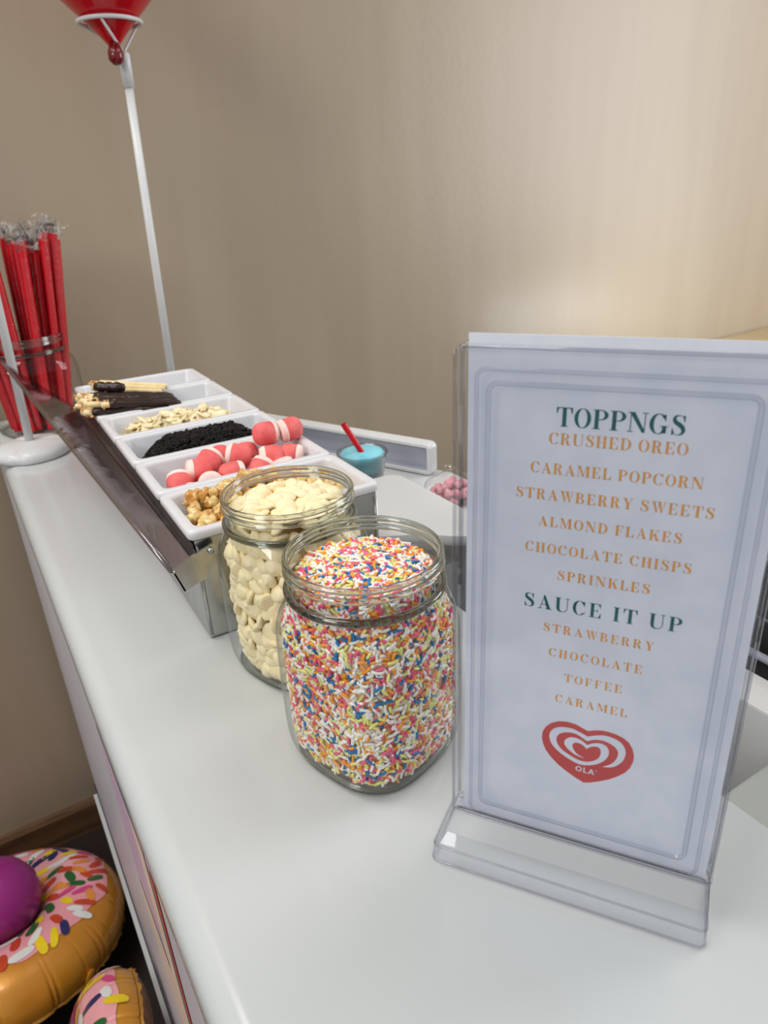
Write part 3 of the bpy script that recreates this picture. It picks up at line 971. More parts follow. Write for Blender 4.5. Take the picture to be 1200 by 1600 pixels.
trays = []
tm = MB().add(*tray_mesh())
for k in range(6):
    if k == 0:
        o = tm.build('topping_tray', M['tray'], smooth=True, recalc=True, auto=45)
    else:
        o = trays[0].copy()
        COL.objects.link(o)
    o.location = Vector(dw(0, TW * k, 0))
    o.rotation_euler = (0, 0, BYAW)
    tag(o, TNAME[k], 'tray', 'topping trays in the dispenser')
    trays.append(o)


def tray_heap(k, fx, h0, h1):
    pass


# --- caramel popcorn (tray 0)
iV, iF = ico(3)


def blob_noise(V, amp, freq, seed):
    r_ = np.random.default_rng(seed)
    out = np.zeros(len(V))
    for _ in range(5):
        d = r_.normal(0, 1, 3)
        d /= np.linalg.norm(d)
        out += np.sin(V @ d * freq * r_.uniform(0.7, 1.6) + r_.uniform(0, 6.28))
    return 1 + amp * out / 2


pop_src = []
for s in range(5):
    mb = MB()
    r_ = np.random.default_rng(100 + s)
    for b in range(int(r_.integers(8, 12))):
        d = r_.normal(0, 1, 3)
        d /= np.linalg.norm(d)
        c_ = d * r_.uniform(0.005, 0.0092)
        rad = r_.uniform(0.0036, 0.0064)
        V = iV * blob_noise(iV, 0.2, 6, int(r_.integers(1e6)))[:, None] * rad * np.array((1, r_.uniform(.8, 1.15), r_.uniform(.75, 1)))
        mb.add(V + c_, iF)
    o = mb.build('caramel_popcorn', M['popcorn'])
    pop_src.append([o, False])
POP = [(0.018, 0.020, 0.074), (0.030, 0.017, 0.077), (0.016, 0.036, 0.078), (0.028, 0.040, 0.084), (0.040, 0.030, 0.085), (0.024, 0.058, 0.080), (0.037, 0.053, 0.090), (0.052, 0.046, 0.088),
       (0.048, 0.020, 0.080), (0.060, 0.030, 0.082), (0.066, 0.055, 0.090), (0.078, 0.060, 0.090), (0.073, 0.040, 0.082), (0.090, 0.060, 0.086), (0.086, 0.025, 0.078), (0.095, 0.042, 0.082),
       (0.108, 0.056, 0.082), (0.112, 0.034, 0.079), (0.122, 0.046, 0.078), (0.130, 0.026, 0.074), (0.128, 0.060, 0.074), (0.104, 0.018, 0.075), (0.058, 0.066, 0.080), (0.035, 0.030, 0.068), (0.070, 0.020, 0.070), (0.1, 0.03, 0.068)]
PLAB = 'sticky golden caramel popcorn piece in the tray nearest the jars'
for i, (x, y, z) in enumerate(POP):
    src = pop_src[i % 5]
    if not src[1]:
        o, src[1] = src[0], True
    else:
        o = src[0].copy()
        COL.objects.link(o)
    o.location = Vector(dw(x, y, z))
    o.rotation_euler = tuple(rng.uniform(0, 6.28, 3))
    s = rng.uniform(0.85, 1.1)
    o.scale = (s, s, s)
    tag(o, PLAB, 'popcorn', 'caramel popcorn in the tray')
mb = MB()
hp = []
mb.add(*rbox(0.016, 0.014, 0.042, BW - 0.016, TW - 0.014, 0.066, 0.008, 0.01))
tag(mb.build('caramel_popcorn_fill', M['popcorn'], loc=Vector(dw(0, 0, 0))), 'deeper caramel popcorn packed under the top pieces in its tray', 'popcorn', 'caramel popcorn in the tray', 'stuff').rotation_euler = (0, 0, BYAW)

# --- strawberry sweets (tray 1)
sw = empty('strawberry_sweet')
a_ = [(0.0062, -0.0100), (0.0092, -0.0096), (0.0110, -0.0082), (0.0117, -0.0055), (0.0118, -0.0040)]
b_ = [(0.0118, -0.0041), (0.0119, 0.0010), (0.0117, 0.0060), (0.0108, 0.0095), (0.0088, 0.0122), (0.0055, 0.0138), (0.0015, 0.0144)]
MB().add(*lathe(a_, 28, True, True)).build('white_cap', M['sweet_white'], sw)
MB().add(*lathe(b_, 28, True, True)).build('red_body', M['sweet_red'], sw)
# x, y, z in the dispenser, direction of the red end, label
T1 = TW
SW = [
    ((0.0260, T1 + 0.036, 0.080), (-0.15, -0.65, -0.45), 'red and white sweet slanting at the left end of its tray, white cap uppermost'),
    ((0.0440, T1 + 0.046, 0.083), (0.8, -0.1, -0.12), 'red sweet lying behind the pale end-on sweet, white cap to the left'),
    ((0.0480, T1 + 0.022, 0.079), (0.2, 0.8, -0.25), 'sweet lying end-on with its round pale cap facing out of the tray'),
    ((0.0580, T1 + 0.054, 0.087), (-0.65, -0.5, -0.35), 'tilted sweet with a white band across its upper right side, behind the front row'),
    ((0.0700, T1 + 0.026, 0.081), (-0.9, 0.1, 0.0), 'short red sweet on its side, mid front of its tray, white cap right'),
    ((0.0820, T1 + 0.052, 0.087), (0.75, -0.45, -0.15), 'large red sweet leaning in the middle of the back row with a white left rim'),
    ((0.0950, T1 + 0.028, 0.079), (-0.6, -0.35, -0.5), 'pale sweet lying low beside the front red one, mostly its white side showing'),
    ((0.1150, T1 + 0.060, 0.0985), (-0.95, -0.1, 0.1), 'topmost red sweet on the pile with its white cap to the right'),
    ((0.1350, T1 + 0.058, 0.0985), (0.95, 0.0, 0.1), 'red sweet at the top right of the pile, white cap touching the topmost one'),
    ((0.1080, T1 + 0.040, 0.083), (0.85, -0.25, 0.0), 'sweet below the topmost one with its white cap to the left'),
    ((0.1280, T1 + 0.036, 0.081), (-0.7, 0.45, 0.1), 'sweet at the right end of the front row, pale cap toward the right'),
    ((0.1120, T1 + 0.020, 0.077), (0.2, -0.2, -0.9), 'sweet low at the front edge of the tray, upside down with white on top'),
    ((0.0700, T1 + 0.066, 0.082), (0.5, 0.5, 0.3), 'red sweet peeping out at the back wall of the tray'),
    ((0.0300, T1 + 0.020, 0.072), (0.4, 0.3, -0.8), 'sweet lying deep at the left front corner, white side up'),
    ((0.0950, T1 + 0.064, 0.080), (0.1, 0.4, 0.8), 'red sweet standing behind the pile against the black crumbs tray'),
]
for i, (p, d, lab) in enumerate(SW):
    o = sw if i == 0 else copy_tree(sw)
    Rw = rotm(0, 0, BYAW) @ frame_to(d, i * 0.7)
    w_ = dw(*p)
    o.matrix_world = Matrix([(*(Rw[k] * 0.90), w_[k] - (0.0012 if k == 2 else 0)) for k in range(3)] + [(0, 0, 0, 1)])
    tag(o, lab, 'sweet', 'strawberry sweets in the tray')

# --- cookie crumbs (tray 2)
mb = MB()


def heap_z(x, y, h, k):
    e = min(x - 0.012, BW - 0.012 - x) / 0.03
    f = min(y - 0.010, TW - 0.010 - y) / 0.018
    return 0.058 + h * min(1, max(0, e)) ** 0.6 * min(1, max(0, f)) ** 0.5


nx, ny = 40, 22
V, F = [], []
for j in range(ny):
    for i in range(nx):
        x = 0.0135 + (BW - 0.027) * i / (nx - 1)
        y = 0.0125 + (TW - 0.025) * j / (ny - 1)
        V.append((x, y, heap_z(x, y, 0.031, 2) - 0.002))
for j in range(ny - 1):
    for i in range(nx - 1):
        q = j * nx + i
        F.append((q, q + 1, q + nx + 1, q + nx))
mb.add(V, F)
cV = np.array([(x, y, z) for x in (-1, 1) for y in (-1, 1) for z in (-1, 1)], float)
cF = [(0, 1, 3, 2), (4, 6, 7, 5), (0, 4, 5, 1), (2, 3, 7, 6), (0, 2, 6, 4), (1, 5, 7, 3)]
for _ in range(3600):
    x, y = rng.uniform(0.0145, BW - 0.0145), rng.uniform(0.0135, TW - 0.0135)
    s = 0.0005 + 0.0011 * rng.random() ** 2
    V = cV * s * rng.uniform(0.6, 1.3, (8, 3))
    Rm = rotm(*rng.uniform(0, 6.28, 3))
    mb.add(V @ Rm.T + np.array((x, y, heap_z(x, y, 0.031, 2) + rng.uniform(-0.001, 0.0016))), cF)
o = mb.build('cookie_crumbs', M['oreo'], smooth=False, loc=Vector(dw(0, TW * 2, 0)))
o.rotation_euler = (0, 0, BYAW)
tag(o, 'heap of crushed black cookie crumbs in the third tray', 'crumbs', kind='stuff')

# --- almond flakes (tray 3)
al_src = []
for s in range(4):
    n = 14
    a = np.linspace(0, 2 * PI, n, endpoint=False)
    rad = 1 + 0.10 * np.sin(a * 2 + s) + 0.06 * np.sin(a * 3 + 2 * s)
    x, y = 0.0088 * rad * np.cos(a) * (1 - 0.18 * np.sin(a)), 0.0052 * rad * np.sin(a)
    L = []
    for k, d in ((0.7, -0.0004), (1, -0.00025), (1, 0.00025), (0.7, 0.0004)):
        L.append(np.stack([x * k, y * k, d + (x * k) ** 2 * (14 + 6 * s)], 1))
    al_src.append([MB().add(*loft(L)).build('almond_flake', M['almond']), False])
mb = MB()
V, F = [], []
for j in range(ny):
    for i in range(nx):
        x = 0.0135 + (BW - 0.027) * i / (nx - 1)
        y = 0.0125 + (TW - 0.025) * j / (ny - 1)
        V.append((x, y, heap_z(x, y, 0.023, 3) - 0.003 + 0.0012 * math.sin(x * 900) * math.sin(y * 800)))
for j in range(ny - 1):
    for i in range(nx - 1):
        q = j * nx + i
        F.append((q, q + 1, q + nx + 1, q + nx))
mb.add(V, F)
o = mb.build('almond_flakes', M['almond'], loc=Vector(dw(0, TW * 3, 0)))
o.rotation_euler = (0, 0, BYAW)
tag(o, 'almond flakes packed beneath the top layer in the fourth tray', 'almond flakes', 'almond flakes in the tray', 'stuff')
for i in range(210):
    x, y = rng.uniform(0.018, BW - 0.018), rng.uniform(0.015, TW - 0.015)
    src = al_src[i % 4]
    if not src[1]:
        o, src[1] = src[0], True
    else:
        o = src[0].copy()
        COL.objects.link(o)
    z = heap_z(x, y, 0.024, 3) + rng.uniform(-0.0015, 0.0045)
    Rw = rotm(0, 0, BYAW) @ frame_to(np.array((0, 0, 1.0)) + rng.normal(0, 0.42, 3), rng.uniform(0, 6.28))
    w_ = dw(x, TW * 3 + y, z)
    s = rng.uniform(0.75, 1.1)
    o.matrix_world = Matrix([(*(Rw[k] * s), w_[k]) for k in range(3)] + [(0, 0, 0, 1)])
    tag(o, 'thin pale almond flake in the tray beside the black crumbs', 'almond flake', 'almond flakes in the tray')

# --- chocolate dipped sticks (tray 4) and plain sticks
def stick(p0, p1, dipped, r=0.0042):
    p0, p1 = np.asarray(p0, float), np.asarray(p1, float)
    v = p1 - p0
    ln = np.linalg.norm(v)
    e = empty('chocolate_stick' if dipped else 'plain_stick')
    Rw = frame_to(v / ln, rng.uniform(0, 6))
    e.matrix_world = Matrix([(*Rw[k], p0[k]) for k in range(3)] + [(0, 0, 0, 1)])
    if dipped:
        c0 = ln * rng.uniform(0.06, 0.16)
        MB().add(*lathe([(r * .55, -0.0005), (r * .78, 0.0005), (r * .8, c0 + 0.004)], 12)).build('biscuit', M['biscuit'], e)
        zs = np.linspace(c0, ln, 12)
        pr = [(r * (1.05 + 0.13 * math.sin(k * 2.1 + c0 * 900)) * (1 if 0 < k < 11 else 0.72), z) for k, z in enumerate(zs)]
        pr.append((r * 0.3, ln + 0.0015))
        MB().add(*lathe(pr, 14)).build('chocolate_coat', M['choc'], e)
        mb = MB()
        for _ in range(7):
            a, z = rng.uniform(0, 6.28), (rng.uniform(c0, ln * 0.95) if rng.random() < .35 else rng.uniform(-0.001, c0 * 1.3))
            V = cV * rng.uniform(0.0007, 0.0016) * rng.uniform(.6, 1.2, (8, 3))
            mb.add(V @ rotm(*rng.uniform(0, 6, 3)).T + np.array((math.cos(a) * r, math.sin(a) * r, z)), cF)
        mb.build('nut_pieces', M['nut'], e, smooth=False)
    else:
        MB().add(*lathe([(r * .6, 0), (r * .7, 0.001), (r * .7, ln - 0.001), (r * .6, ln)], 10)).build('wooden_rod', M['biscuit'], e)
        e = e
    return e


SLAB = 'dark chocolate coated biscuit stick sprinkled with nuts, in the fifth tray'
for i in range(17):
    yy = TW * 4 + 0.012 + (i % 9) * 0.0068
    lay = i // 9
    xa = -0.010 + rng.uniform(-0.010, 0.012) + lay * 0.006
    ln = rng.uniform(0.075, 0.098)
    a0 = dw(xa, yy + rng.uniform(-0.002, 0.002), 0.0915 + lay * 0.0062 + rng.uniform(-0.0005, 0.002) + (i % 9) * 0.0004)
    a1 = dw(xa + ln, yy - 0.012 + rng.uniform(-0.020, 0.014), 0.083 + lay * 0.006 + rng.uniform(-0.002, 0.001))
    tag(stick(a0, a1, True), SLAB, 'biscuit stick', 'chocolate sticks in the fifth tray')
tag(stick(dw(0.010, TW * 4 + 0.070, 0.106), dw(0.040, TW * 4 + 0.050, 0.104), True, 0.0055), 'short thick chocolate end lying on top of the stick pile', 'biscuit stick')
for i in range(5):
    a0 = dw(0.014 + i * 0.0035, TW * 5 + 0.010 + i * 0.006, 0.0975 + 0.003 * (i % 2))
    a1 = dw(0.082 + i * 0.003, TW * 4 + 0.058 + i * 0.005, 0.0905 + 0.002 * (i % 2))
    tag(stick(a0, a1, False, 0.0040), 'pale plain stick lying slantwise behind the chocolate sticks', 'stick', 'plain sticks across the far trays')

# ------------------------------------------------------------------ straw jar
SJ = (0.087, 1.112)
make_jar(wp(*SJ), 'large glass jar crammed with red straws at the far end of the counter', 1.33, rot=0.3, kz=1.06)
NST = 42
pts = []
for i in range(4000):
    a, rad = rng.uniform(0, 6.28), 0.040 * math.sqrt(rng.random())
    q = np.array((rad * math.cos(a), rad * math.sin(a)))
    if all(np.linalg.norm(q - w_) > 0.0112 for w_ in pts):
        pts.append(q)
    if len(pts) >= NST:
        break
SLABEL = 'wrapped red drinking straw standing in the large glass jar'
for i, q in enumerate(pts):
    b0 = np.array((SJ[0] + q[0], SJ[1] + q[1], 0.006))
    ztop = rng.uniform(0.236, 0.262)
    t0 = np.array((SJ[0] + 0.015 + q[0] * 1.55, SJ[1] + q[1] * 1.0, ztop))
    t0[0] -= 0.016 * min(1, max(0, -q[0] / 0.02 + 0.3))
    e = tag(empty('drinking_straw', wp(*b0)), SLABEL, 'straw', 'wrapped red straws in the jar')
    v = t0 - b0
    path = [v * t for t in np.linspace(0, 1, 5)]
    n_ = v / np.linalg.norm(v)
    mb = MB()
    mb.add(*tube(path, 0.0053, 14, caps=False))
    mb.add(*tube(path, 0.0046, 14, caps=False))
    mb.build('straw_tube', M['red_straw'], e)
    mb = MB()
    L = []
    V, F = tube([v * 0.02, v * 0.5, v * 0.96, v + n_ * 0.002, v + n_ * 0.007, v + n_ * 0.013, v + n_ * 0.020], [0.00556, 0.00556, 0.00556, 0.0050, 0.0060, 0.0074, 0.0062], 10, caps=False)
    crum = np.linalg.norm(V - v, axis=1) < 0.026
    V = V + rng.normal(0, 0.0016, V.shape) * ((V - v) @ n_ > 0.001)[:, None]
    mb.add(V, F)
    for _ in range(9):
        c_ = v + n_ * rng.uniform(0.002, 0.020) + rng.normal(0, 0.0035, 3)
        fv = c_ + rng.normal(0, 0.0050, (4, 3))
        mb.add(fv, [(0, 1, 2), (0, 2, 3)], 1)
    mb.build('clear_wrapper', [M['wrap'], M['wrap_end']], e, smooth=False)

# ------------------------------------------------------------------ balloon stands
def balloon_stand(base, top_, label, with_ring):
    e = tag(empty('balloon_stand', wp(*base)), label, 'balloon stand')
    b = np.array((base[0], base[1], 0.0))
    t = np.array(top_) - b
    mb = MB()
    L = []
    n = 64
    for r, z in ((0.040, 0.0), (0.046, 0.001), (0.0475, 0.005), (0.0465, 0.010), (0.042, 0.0145), (0.032, 0.0175), (0.018, 0.019), (0.006, 0.0195)):
        p = ringpts(r, z, n)
        a = np.arctan2(p[:, 1], p[:, 0])
        dent = np.maximum(0, np.cos(a * 3)) ** 12
        k = 1 - 0.05 * dent * (r > 0.02)
        p[:, :2] *= k[:, None]
        p[:, 2] -= 0.0022 * dent * (0.012 < z)
        L.append(p)
    mb.add(*loft(L))
    mb.build('weighted_base', M['white'], e)
    MB().add(*tube([np.array((0, 0, 0.017)), t], 0.0053, 14)).build('pole', M['white'], e)
    ax = t / np.linalg.norm(t)
    MB().add(*tube([t - ax * 0.03, t - ax * 0.002, t + ax * 0.006, t + ax * 0.008], [0.0070, 0.0070, 0.0068, 0.004], 14)).build('cup_socket', M['white'], e)
    if with_ring:
        c_ = t + np.array((-0.0100, 0.0, 0.037))
        rg = ringpts(0.0360, 0, 48) + c_
        mb = MB().add(*tube(rg, 0.0024, 8, closed=True))
        mb.build('cup_ring', M['white'], e)
        for ang in (0.3, 2.2, 4.2):
            p = c_ + np.array((0.0360 * math.cos(ang), 0.0360 * math.sin(ang), 0))
            MB().add(*tube([t + ax * 0.004, t + ax * 0.006 + (p - t) * 0.1, p], 0.0017, 8)).build('cup_arm', M['white'], e)
    return e


PB, PT = (0.2588, 1.02, 0.0), (0.2708, 1.02, 0.450)
balloon_stand(PB, PT, 'white balloon stand with tall pole and cup, behind the dispenser', True)
balloon_stand((0.0560, 0.987, 0.0), (0.0700, 0.987, 0.46), 'white balloon stand with round base in front of the straw jar', False)
bl = empty('balloon', wp(0.2612, 1.020, 0.4570), (0.0, 0.0, 0))
tag(bl, 'red inflated balloon hanging at the top of the pole', 'balloon')
MB().add(*lathe([(0.0055, 0.004), (0.0075, 0.008), (0.0165, 0.018), (0.0320, 0.0335), (0.046, 0.047), (0.063, 0.064), (0.086, 0.090), (0.106, 0.124), (0.120, 0.162), (0.126, 0.205), (0.118, 0.252), (0.092, 0.295), (0.05, 0.322), (0.008, 0.333)], 64)
         ).build('balloon_skin', M['balloon'], bl)
mb = MB()
mb.add(*tube([(0, -0.001, 0.010), (-0.002, -0.010, 0.003), (-0.004, -0.017, -0.004), (-0.005, -0.0185, -0.011), (-0.005, -0.019, -0.0155)], [0.005, 0.0070, 0.0094, 0.0086, 0.004], 20))
mb.build('balloon_knot', M['balloon_dark'], bl)

# ------------------------------------------------------------------ things on the cabinet behind
# open white box lying on its side
n0, n1 = np.array((0.4560, 0.6580)), np.array((0.3250, 0.9500))
ln = np.linalg.norm(n1 - n0)
ang = math.atan2(n1[1] - n0[1], n1[0] - n0[0])
bn = tag(empty('storage_box', wp(n0[0], n0[1], DZ), (0, 0, ang)), 'open white box with grey inside standing on its side behind the blue cup', 'box')
hB, dB, rB, fB = 0.0405, 0.016, 0.007, 0.0060
L = []
for i, d in ((0.0, -dB), (0.0, -0.002), (0.0015, 0.0), (fB - 0.0015, 0.0), (fB, -0.002), (fB, -dB + 0.006)):
    q = rrect(0 + i, 0 + i, ln - i, hB - i, max(rB - i, 0.002), 0, 5)
    L.append(np.stack([q[:, 0], np.full(len(q), d), q[:, 1]], 1))
V, F = loft(L[:5], True, False)
V = V * np.array((1, -1, 1))
MB().add(V, F).build('box_shell', M['white'], bn, smooth=True, auto=40)
V, F = loft(L[4:], False, True)
V = V * np.array((1, -1, 1))
MB().add(V, F).build('box_lining', M['greybin'], bn, smooth=False)
bn.scale = (1, -1, 1)

# white board
mb = MB()
pg = [(0.262, 0.585), (0.262, 0.500), (0.285, 0.4850), (0.312, 0.470), (0.324, 0.458), (0.334, 0.448), (0.344, 0.440), (0.355, 0.436), (0.366, 0.438), (0.374, 0.446), (0.3765, 0.460), (0.3765, 0.600), (0.370, 0.607), (0.360, 0.610), (0.275, 0.610)]
cxy = np.mean(pg, 0)
L = []
for sc_, z in ((0.97, 0.0), (0.99, 0.001), (1.0, 0.004), (1.0, 0.0085), (0.992, 0.010)):
    L.append(np.array([((x - cxy[0]) * sc_, (y - cxy[1]) * sc_, z) for x, y in pg]))
o = MB().add(*loft(L)).build('white_board', M['white'], smooth=True, loc=wp(cxy[0], cxy[1], 0.0005), auto=40, recalc=True)
tag(o, 'flat white board with rounded edge lying right of the steel dispenser', 'board')

# blue slush cup
CP = (0.3700, 0.6700)
cu = tag(empty('slush_cup', wp(CP[0], CP[1], DZ)), 'clear plastic cup of bright blue slush in front of the white box', 'cup')
MB().add(*lathe([(0.0195, 0.0), (0.0205, 0.0006), (0.0280, 0.047), (0.0292, 0.0475), (0.0296, 0.0490), (0.0288, 0.0500), (0.0272, 0.0495), (0.0190, 0.002)], 40)).build('cup_wall', M['cupclear'], cu)
MB().add(*torus(0.0288, 0.0011, 0.0492, 48, 8)).build('cup_rim', M['cupclear'], cu)
sV, sF = lathe([(0.0190, 0.003), (0.0232, 0.028)], 32)
o = MB().add(sV, sF).build('syrup', M['syrup'], loc=wp(CP[0], CP[1], DZ))
tag(o, 'cloudy blue grey syrup in the lower half of the slush cup', 'drink')
o = MB().add(*lathe([(0.0234, 0.0285), (0.0264, 0.0455), (0.0235, 0.0495), (0.016, 0.0520), (0.006, 0.0535)], 32)).build('blue_slush', M['slush'], loc=wp(CP[0], CP[1], DZ))
tag(o, 'bright blue slush heaped in the clear cup', 'slush', kind='stuff')
d = np.array((-0.0165, 0.010, 0.036))
b = np.array((-0.004, -0.008, 0.0500))
mb = MB()
mb.add(*tube([b - d * 0.5, b, b + d], 0.0034, 12, caps=False))
mb.add(*tube([b - d * 0.5, b, b + d], 0.0027, 12, caps=False))
o = mb.build('spoon_straw', M['red_straw'], loc=wp(CP[0], CP[1], DZ))
tag(o, 'short red straw sticking out of the blue slush cup', 'straw')

# bag of pink sweets
BG = (0.436, 0.585)
V = iV * blob_noise(iV, 0.05, 5, 3)[:, None] * np.array((0.030, 0.034, 0.018))
V[:, 2] = np.maximum(V[:, 2], -0.014) + 0.0145
bgm = MB().add(V, iF)
for _ in range(6):
    c_ = np.array((rng.uniform(-.02, .02), 0.03 + rng.uniform(-.01, .01), 0.028))
    fv = c_ + rng.normal(0, 0.006, (4, 3))
    bgm.add(fv, [(0, 1, 2), (0, 2, 3)])
o = bgm.build('sweet_bag', M['wrap'], loc=wp(BG[0], BG[1], DZ))
tag(o, 'crinkled clear bag of pink sweets beside the white board', 'bag')
cs = None
for i in range(28):
    a = i * 2.4
    rad = 0.0046 * math.sqrt(i)
    p = wp(BG[0] + rad * math.cos(a), BG[1] + rad * 1.1 * math.sin(a), DZ + 0.006 + (0.015 if i < 6 else 0.0075 if i < 16 else 0.0))
    if cs is None:
        V2, F2 = lathe([(0.002, -0.0038), (0.0040, -0.0032), (0.0045, 0), (0.0040, 0.0032), (0.002, 0.0038)], 14)
        o = cs = MB().add(V2, F2).build('pink_sweet', M['candy'])
    else:
        o = cs.copy()
        COL.objects.link(o)
    o.location = p
    o.rotation_euler = tuple(rng.uniform(0, 1.2, 3))
    tag(o, 'small pink sweet inside the clear bag beside the white board', 'sweet', 'pink sweets in the bag')

# black appliance on the far right
ap = tag(empty('black_appliance', wp(0.50, 0.26, DZ)), 'black plastic appliance at the right edge behind the menu stand', 'appliance')
mb = MB().add(*rbox(-0.088, -0.10, 0.0, 0.12, 0.10, 0.05, 0.006, 0.015))
mb.build('housing', M['black'], ap, auto=40)
mb = MB().add(*rbox(-0.080, -0.02, 0.05, -0.03, 0.09, 0.066, 0.004, 0.01))
mb.build('raised_cover', M['black'], ap, auto=40)
MB().add(*tube([(-0.089, -0.09, 0.022), (-0.089, 0.09, 0.022)], 0.003, 8)).build('grey_trim', M['greybin'], ap)

# white side desk by the wall, far right
dk = tag(empty('side_desk', (2.2, 1.0, 0)), 'pale desk with tan edge against the wall at far right', 'desk')
zd = Z0 - 0.135
MB().add(*rbox(-0.42, -0.30, zd - 0.03, 1.0, 0.21, zd, 0.004)).build('desk_top', M['deskedge'], dk)
MB().add(*rbox(-0.40, -0.28, 0.06, 0.98, 0.205, zd - 0.03, 0.004)).build('desk_body', M['white'], dk)
MB().add(*rbox(-0.38, -0.26, 0.0, 0.96, 0.20, 0.06, 0.004)).build('desk_plinth', M['black'], dk)

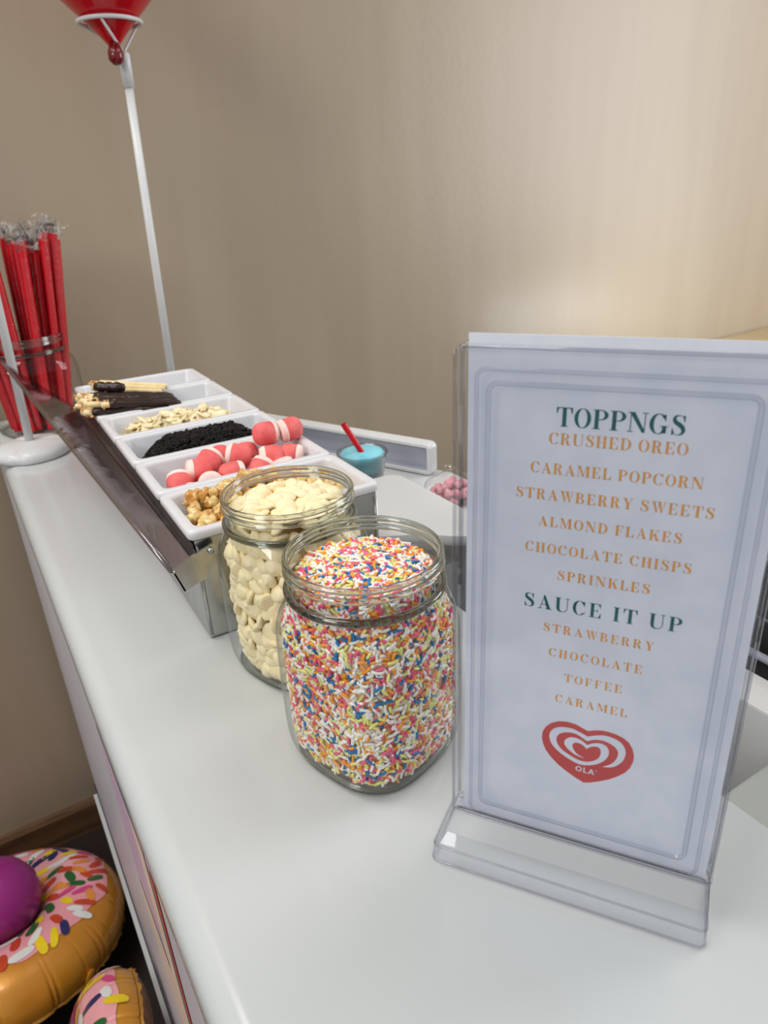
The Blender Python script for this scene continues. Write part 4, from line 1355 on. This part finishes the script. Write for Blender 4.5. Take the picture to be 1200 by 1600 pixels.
# ------------------------------------------------------------------ donut balloons on the floor
def donut(loc, rot, label, R, r, seed, spr=70, knob=True, lean=None, vb=0.235):
    e = tag(empty('donut_balloon', loc, rot), label, 'foil balloon', 'foil donut balloons on the floor')
    rg = np.random.default_rng(seed)
    NU, NV = 640, 64
    cu_ = np.sort(rg.uniform(0, 2 * PI, 64))
    cw_ = rg.uniform(0.006, 0.012, 64)
    cd_ = rg.uniform(0.012, 0.06, 64)
    fl = 0.86

    def surf(u, v, off=0.0):
        """u round the ring, v round the section, 0 = outer equator, pi/2 = top"""
        w = np.exp(-((v - 2 * PI * (v > PI) + 0.30) / 0.75) ** 2)
        du_ = (np.asarray(u)[..., None] - cu_ + PI) % (2 * PI) - PI
        crease = (np.exp(-(du_ / cw_) ** 2) * cd_).sum(-1)
        cr = 1 - w * crease + w * 0.006 * np.sin(u * 23)
        rad = (r + off) * cr
        x = R + rad * np.cos(v)
        return np.stack([x * np.cos(u), x * np.sin(u), rad * np.sin(v) * fl], -1)

    def grid(us, vs, off, close_u, close_v):
        U, Vv = np.meshgrid(us, vs, indexing='ij')
        P_ = surf(U, Vv, off).reshape(-1, 3)
        nu, nv = len(us), len(vs)
        F_ = []
        for i in range(nu if close_u else nu - 1):
            for j in range(nv if close_v else nv - 1):
                a, b2 = i * nv + j, ((i + 1) % nu) * nv + j
                c2, d2 = ((i + 1) % nu) * nv + (j + 1) % nv, i * nv + (j + 1) % nv
                F_.append((a, b2, c2, d2))
        return P_, F_

    us = np.linspace(0, 2 * PI, NU, endpoint=False)
    gp, gf = grid(us, np.linspace(0, 2 * PI, NV, endpoint=False), 0, True, True)
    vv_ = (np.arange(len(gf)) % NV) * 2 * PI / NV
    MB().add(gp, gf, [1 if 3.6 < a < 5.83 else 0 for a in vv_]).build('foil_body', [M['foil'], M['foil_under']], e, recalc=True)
    # frosting with a wavy outer edge
    v0 = PI * vb + 0.045 * np.sin(us * 7 + 1) + 0.035 * np.sin(us * 12 + 2) + 0.02 * np.sin(us * 19)
    if lean is not None:
        v0 = v0 + PI * 0.11 * (1 + np.cos(us - lean))
    v1 = PI * 0.98 + 0.04 * np.sin(us * 6)
    nv = 22
    P_ = []
    for i, u in enumerate(us):
        vs = np.linspace(v0[i], v1[i], nv)
        P_.append(surf(np.full(nv, u), vs, 0.0012))
    P_ = np.concatenate(P_)
    F_ = []
    for i in range(NU):
        for j in range(nv - 1):
            F_.append((i * nv + j, ((i + 1) % NU) * nv + j, ((i + 1) % NU) * nv + j + 1, i * nv + j + 1))
    fr = MB().add(P_, F_, 0)
    cen = []
    tries = 0
    while len(cen) < spr and tries < 12000:
        tries += 1
        u, v = rg.uniform(0, 2 * PI), rg.uniform(PI * vb, PI * 0.93)
        if v < np.interp(u, us, v0) + 0.02:
            continue
        p = surf(np.array([u]), np.array([v]))[0]
        if all(np.linalg.norm(p - c_) > 0.0168 for c_ in cen):
            cen.append(p)
            hl, hw = rg.uniform(0.0115, 0.0185), rg.uniform(0.0052, 0.0068)
            th_ = rg.normal(1.1, 0.55)
            k_ = 20
            an = np.linspace(0, 2 * PI, k_, endpoint=False)
            cx_ = np.sign(np.cos(an)) * np.abs(np.cos(an)) ** 0.7 * hl
            cy_ = np.sign(np.sin(an)) * np.abs(np.sin(an)) ** 0.9 * hw
            pl_ = []
            rho = R + r * math.cos(v)
            for rs_ in (1.0, 0.5):
                du = (cx_ * math.cos(th_) - cy_ * math.sin(th_)) * rs_ / rho
                dv = (cx_ * math.sin(th_) + cy_ * math.cos(th_)) * rs_ / (r * 0.95)
                pl_.append(surf(u + du, np.full(k_, v) + dv, 0.0021))
            ctr = surf(np.array([u]), np.array([v]), 0.0021)
            Vv = np.concatenate(pl_ + [ctr])
            Ff = [(i, (i + 1) % k_, k_ + (i + 1) % k_, k_ + i) for i in range(k_)] + [(k_ + i, k_ + (i + 1) % k_, 2 * k_) for i in range(k_)]
            fr.add(Vv, Ff, 1 + int(rg.choice(7, p=[.20, .16, .15, .14, .14, .11, .10])))
    fr.build('printed_frosting', [M['frost']] + [M['d%d' % i] for i in range(7)], e)
    # crimped seam round the outside, a little below the middle
    mb_ = MB()
    n = 240
    L_ = []
    for off, dz in ((0.0, 0.001), (0.0035, 0.0), (0.0035, -0.0006), (0.0, -0.001)):
        p = []
        for i in range(n):
            u = 2 * PI * i / n
            w_ = 0.0008 * math.sin(u * 34) + 0.0006 * math.sin(u * 51 + 1)
            s_ = surf(np.array([u]), np.array([-0.45]))[0]
            d_ = np.array((math.cos(u) * 0.8, math.sin(u) * 0.8, -0.6))
            p.append(s_ + d_ * off * (1 + 0.2 * math.sin(u * 40)) + np.array((0, 0, dz + w_ * off / 0.0035)))
        L_.append(np.array(p))
    mb_.add(*loft(L_, False, False))
    mb_.build('crimped_seam', M['foil_dark'], e)
    if knob:
        u = -0.95
        s_ = surf(np.array([u]), np.array([-0.35]))[0]
        Rm = frame_to(np.array((math.cos(u), math.sin(u), -0.25)), 0)
        tabv, tabf = lathe([(0.0125, 0.0), (0.0125, 0.0012)], 20)
        tabv = tabv * np.array((0.8, 1.25, 1))
        mb_ = MB().add(tabv @ Rm.T + s_ + np.array((math.cos(u), math.sin(u), -.25)) * 0.003, tabf, 0)
        hv, hf = lathe([(0.0022, 0.0012), (0.0022, 0.0018)], 12)
        mb_.add((hv + np.array((0, -0.005, 0))) @ Rm.T + s_ + np.array((math.cos(u), math.sin(u), -.25)) * 0.003, hf, 1)
        mb_.build('hanging_tab', [M['foil'], M['foil_dark']], e)
    return e


donut((-0.172, 0.970, 0.0885), (math.radians(-13.6), math.radians(3.9), 0), 'pink frosted foil donut balloon with a purple balloon in its hole', 0.118, 0.065, 5, 150, lean=-2.2, vb=0.20)
donut((-0.088, 0.590, 0.150), (math.radians(-11.4), math.radians(-67.9), 0), 'pink frosted foil donut balloon leaning upright against the counter front', 0.111, 0.047, 9, 130, knob=False, vb=0.06)
pb = tag(empty('round_balloon', (-0.164, 0.984, 0.152)), 'round purple balloon sitting in the hole of the foil donut', 'balloon')
MB().add(*lathe([(r_ * 0.94, z_ * 0.94) for r_, z_ in ((0.004, -0.072), (0.020, -0.067), (0.042, -0.055), (0.060, -0.034), (0.068, -0.008), (0.067, 0.018), (0.056, 0.044), (0.036, 0.062), (0.014, 0.071), (0.002, 0.0725))], 48)).build('balloon_skin', M['purple'], pb)
MB().add(*lathe([(0.002, -0.067), (0.004, -0.0705), (0.006, -0.074)], 14)).build('balloon_knot', M['purple'], pb)
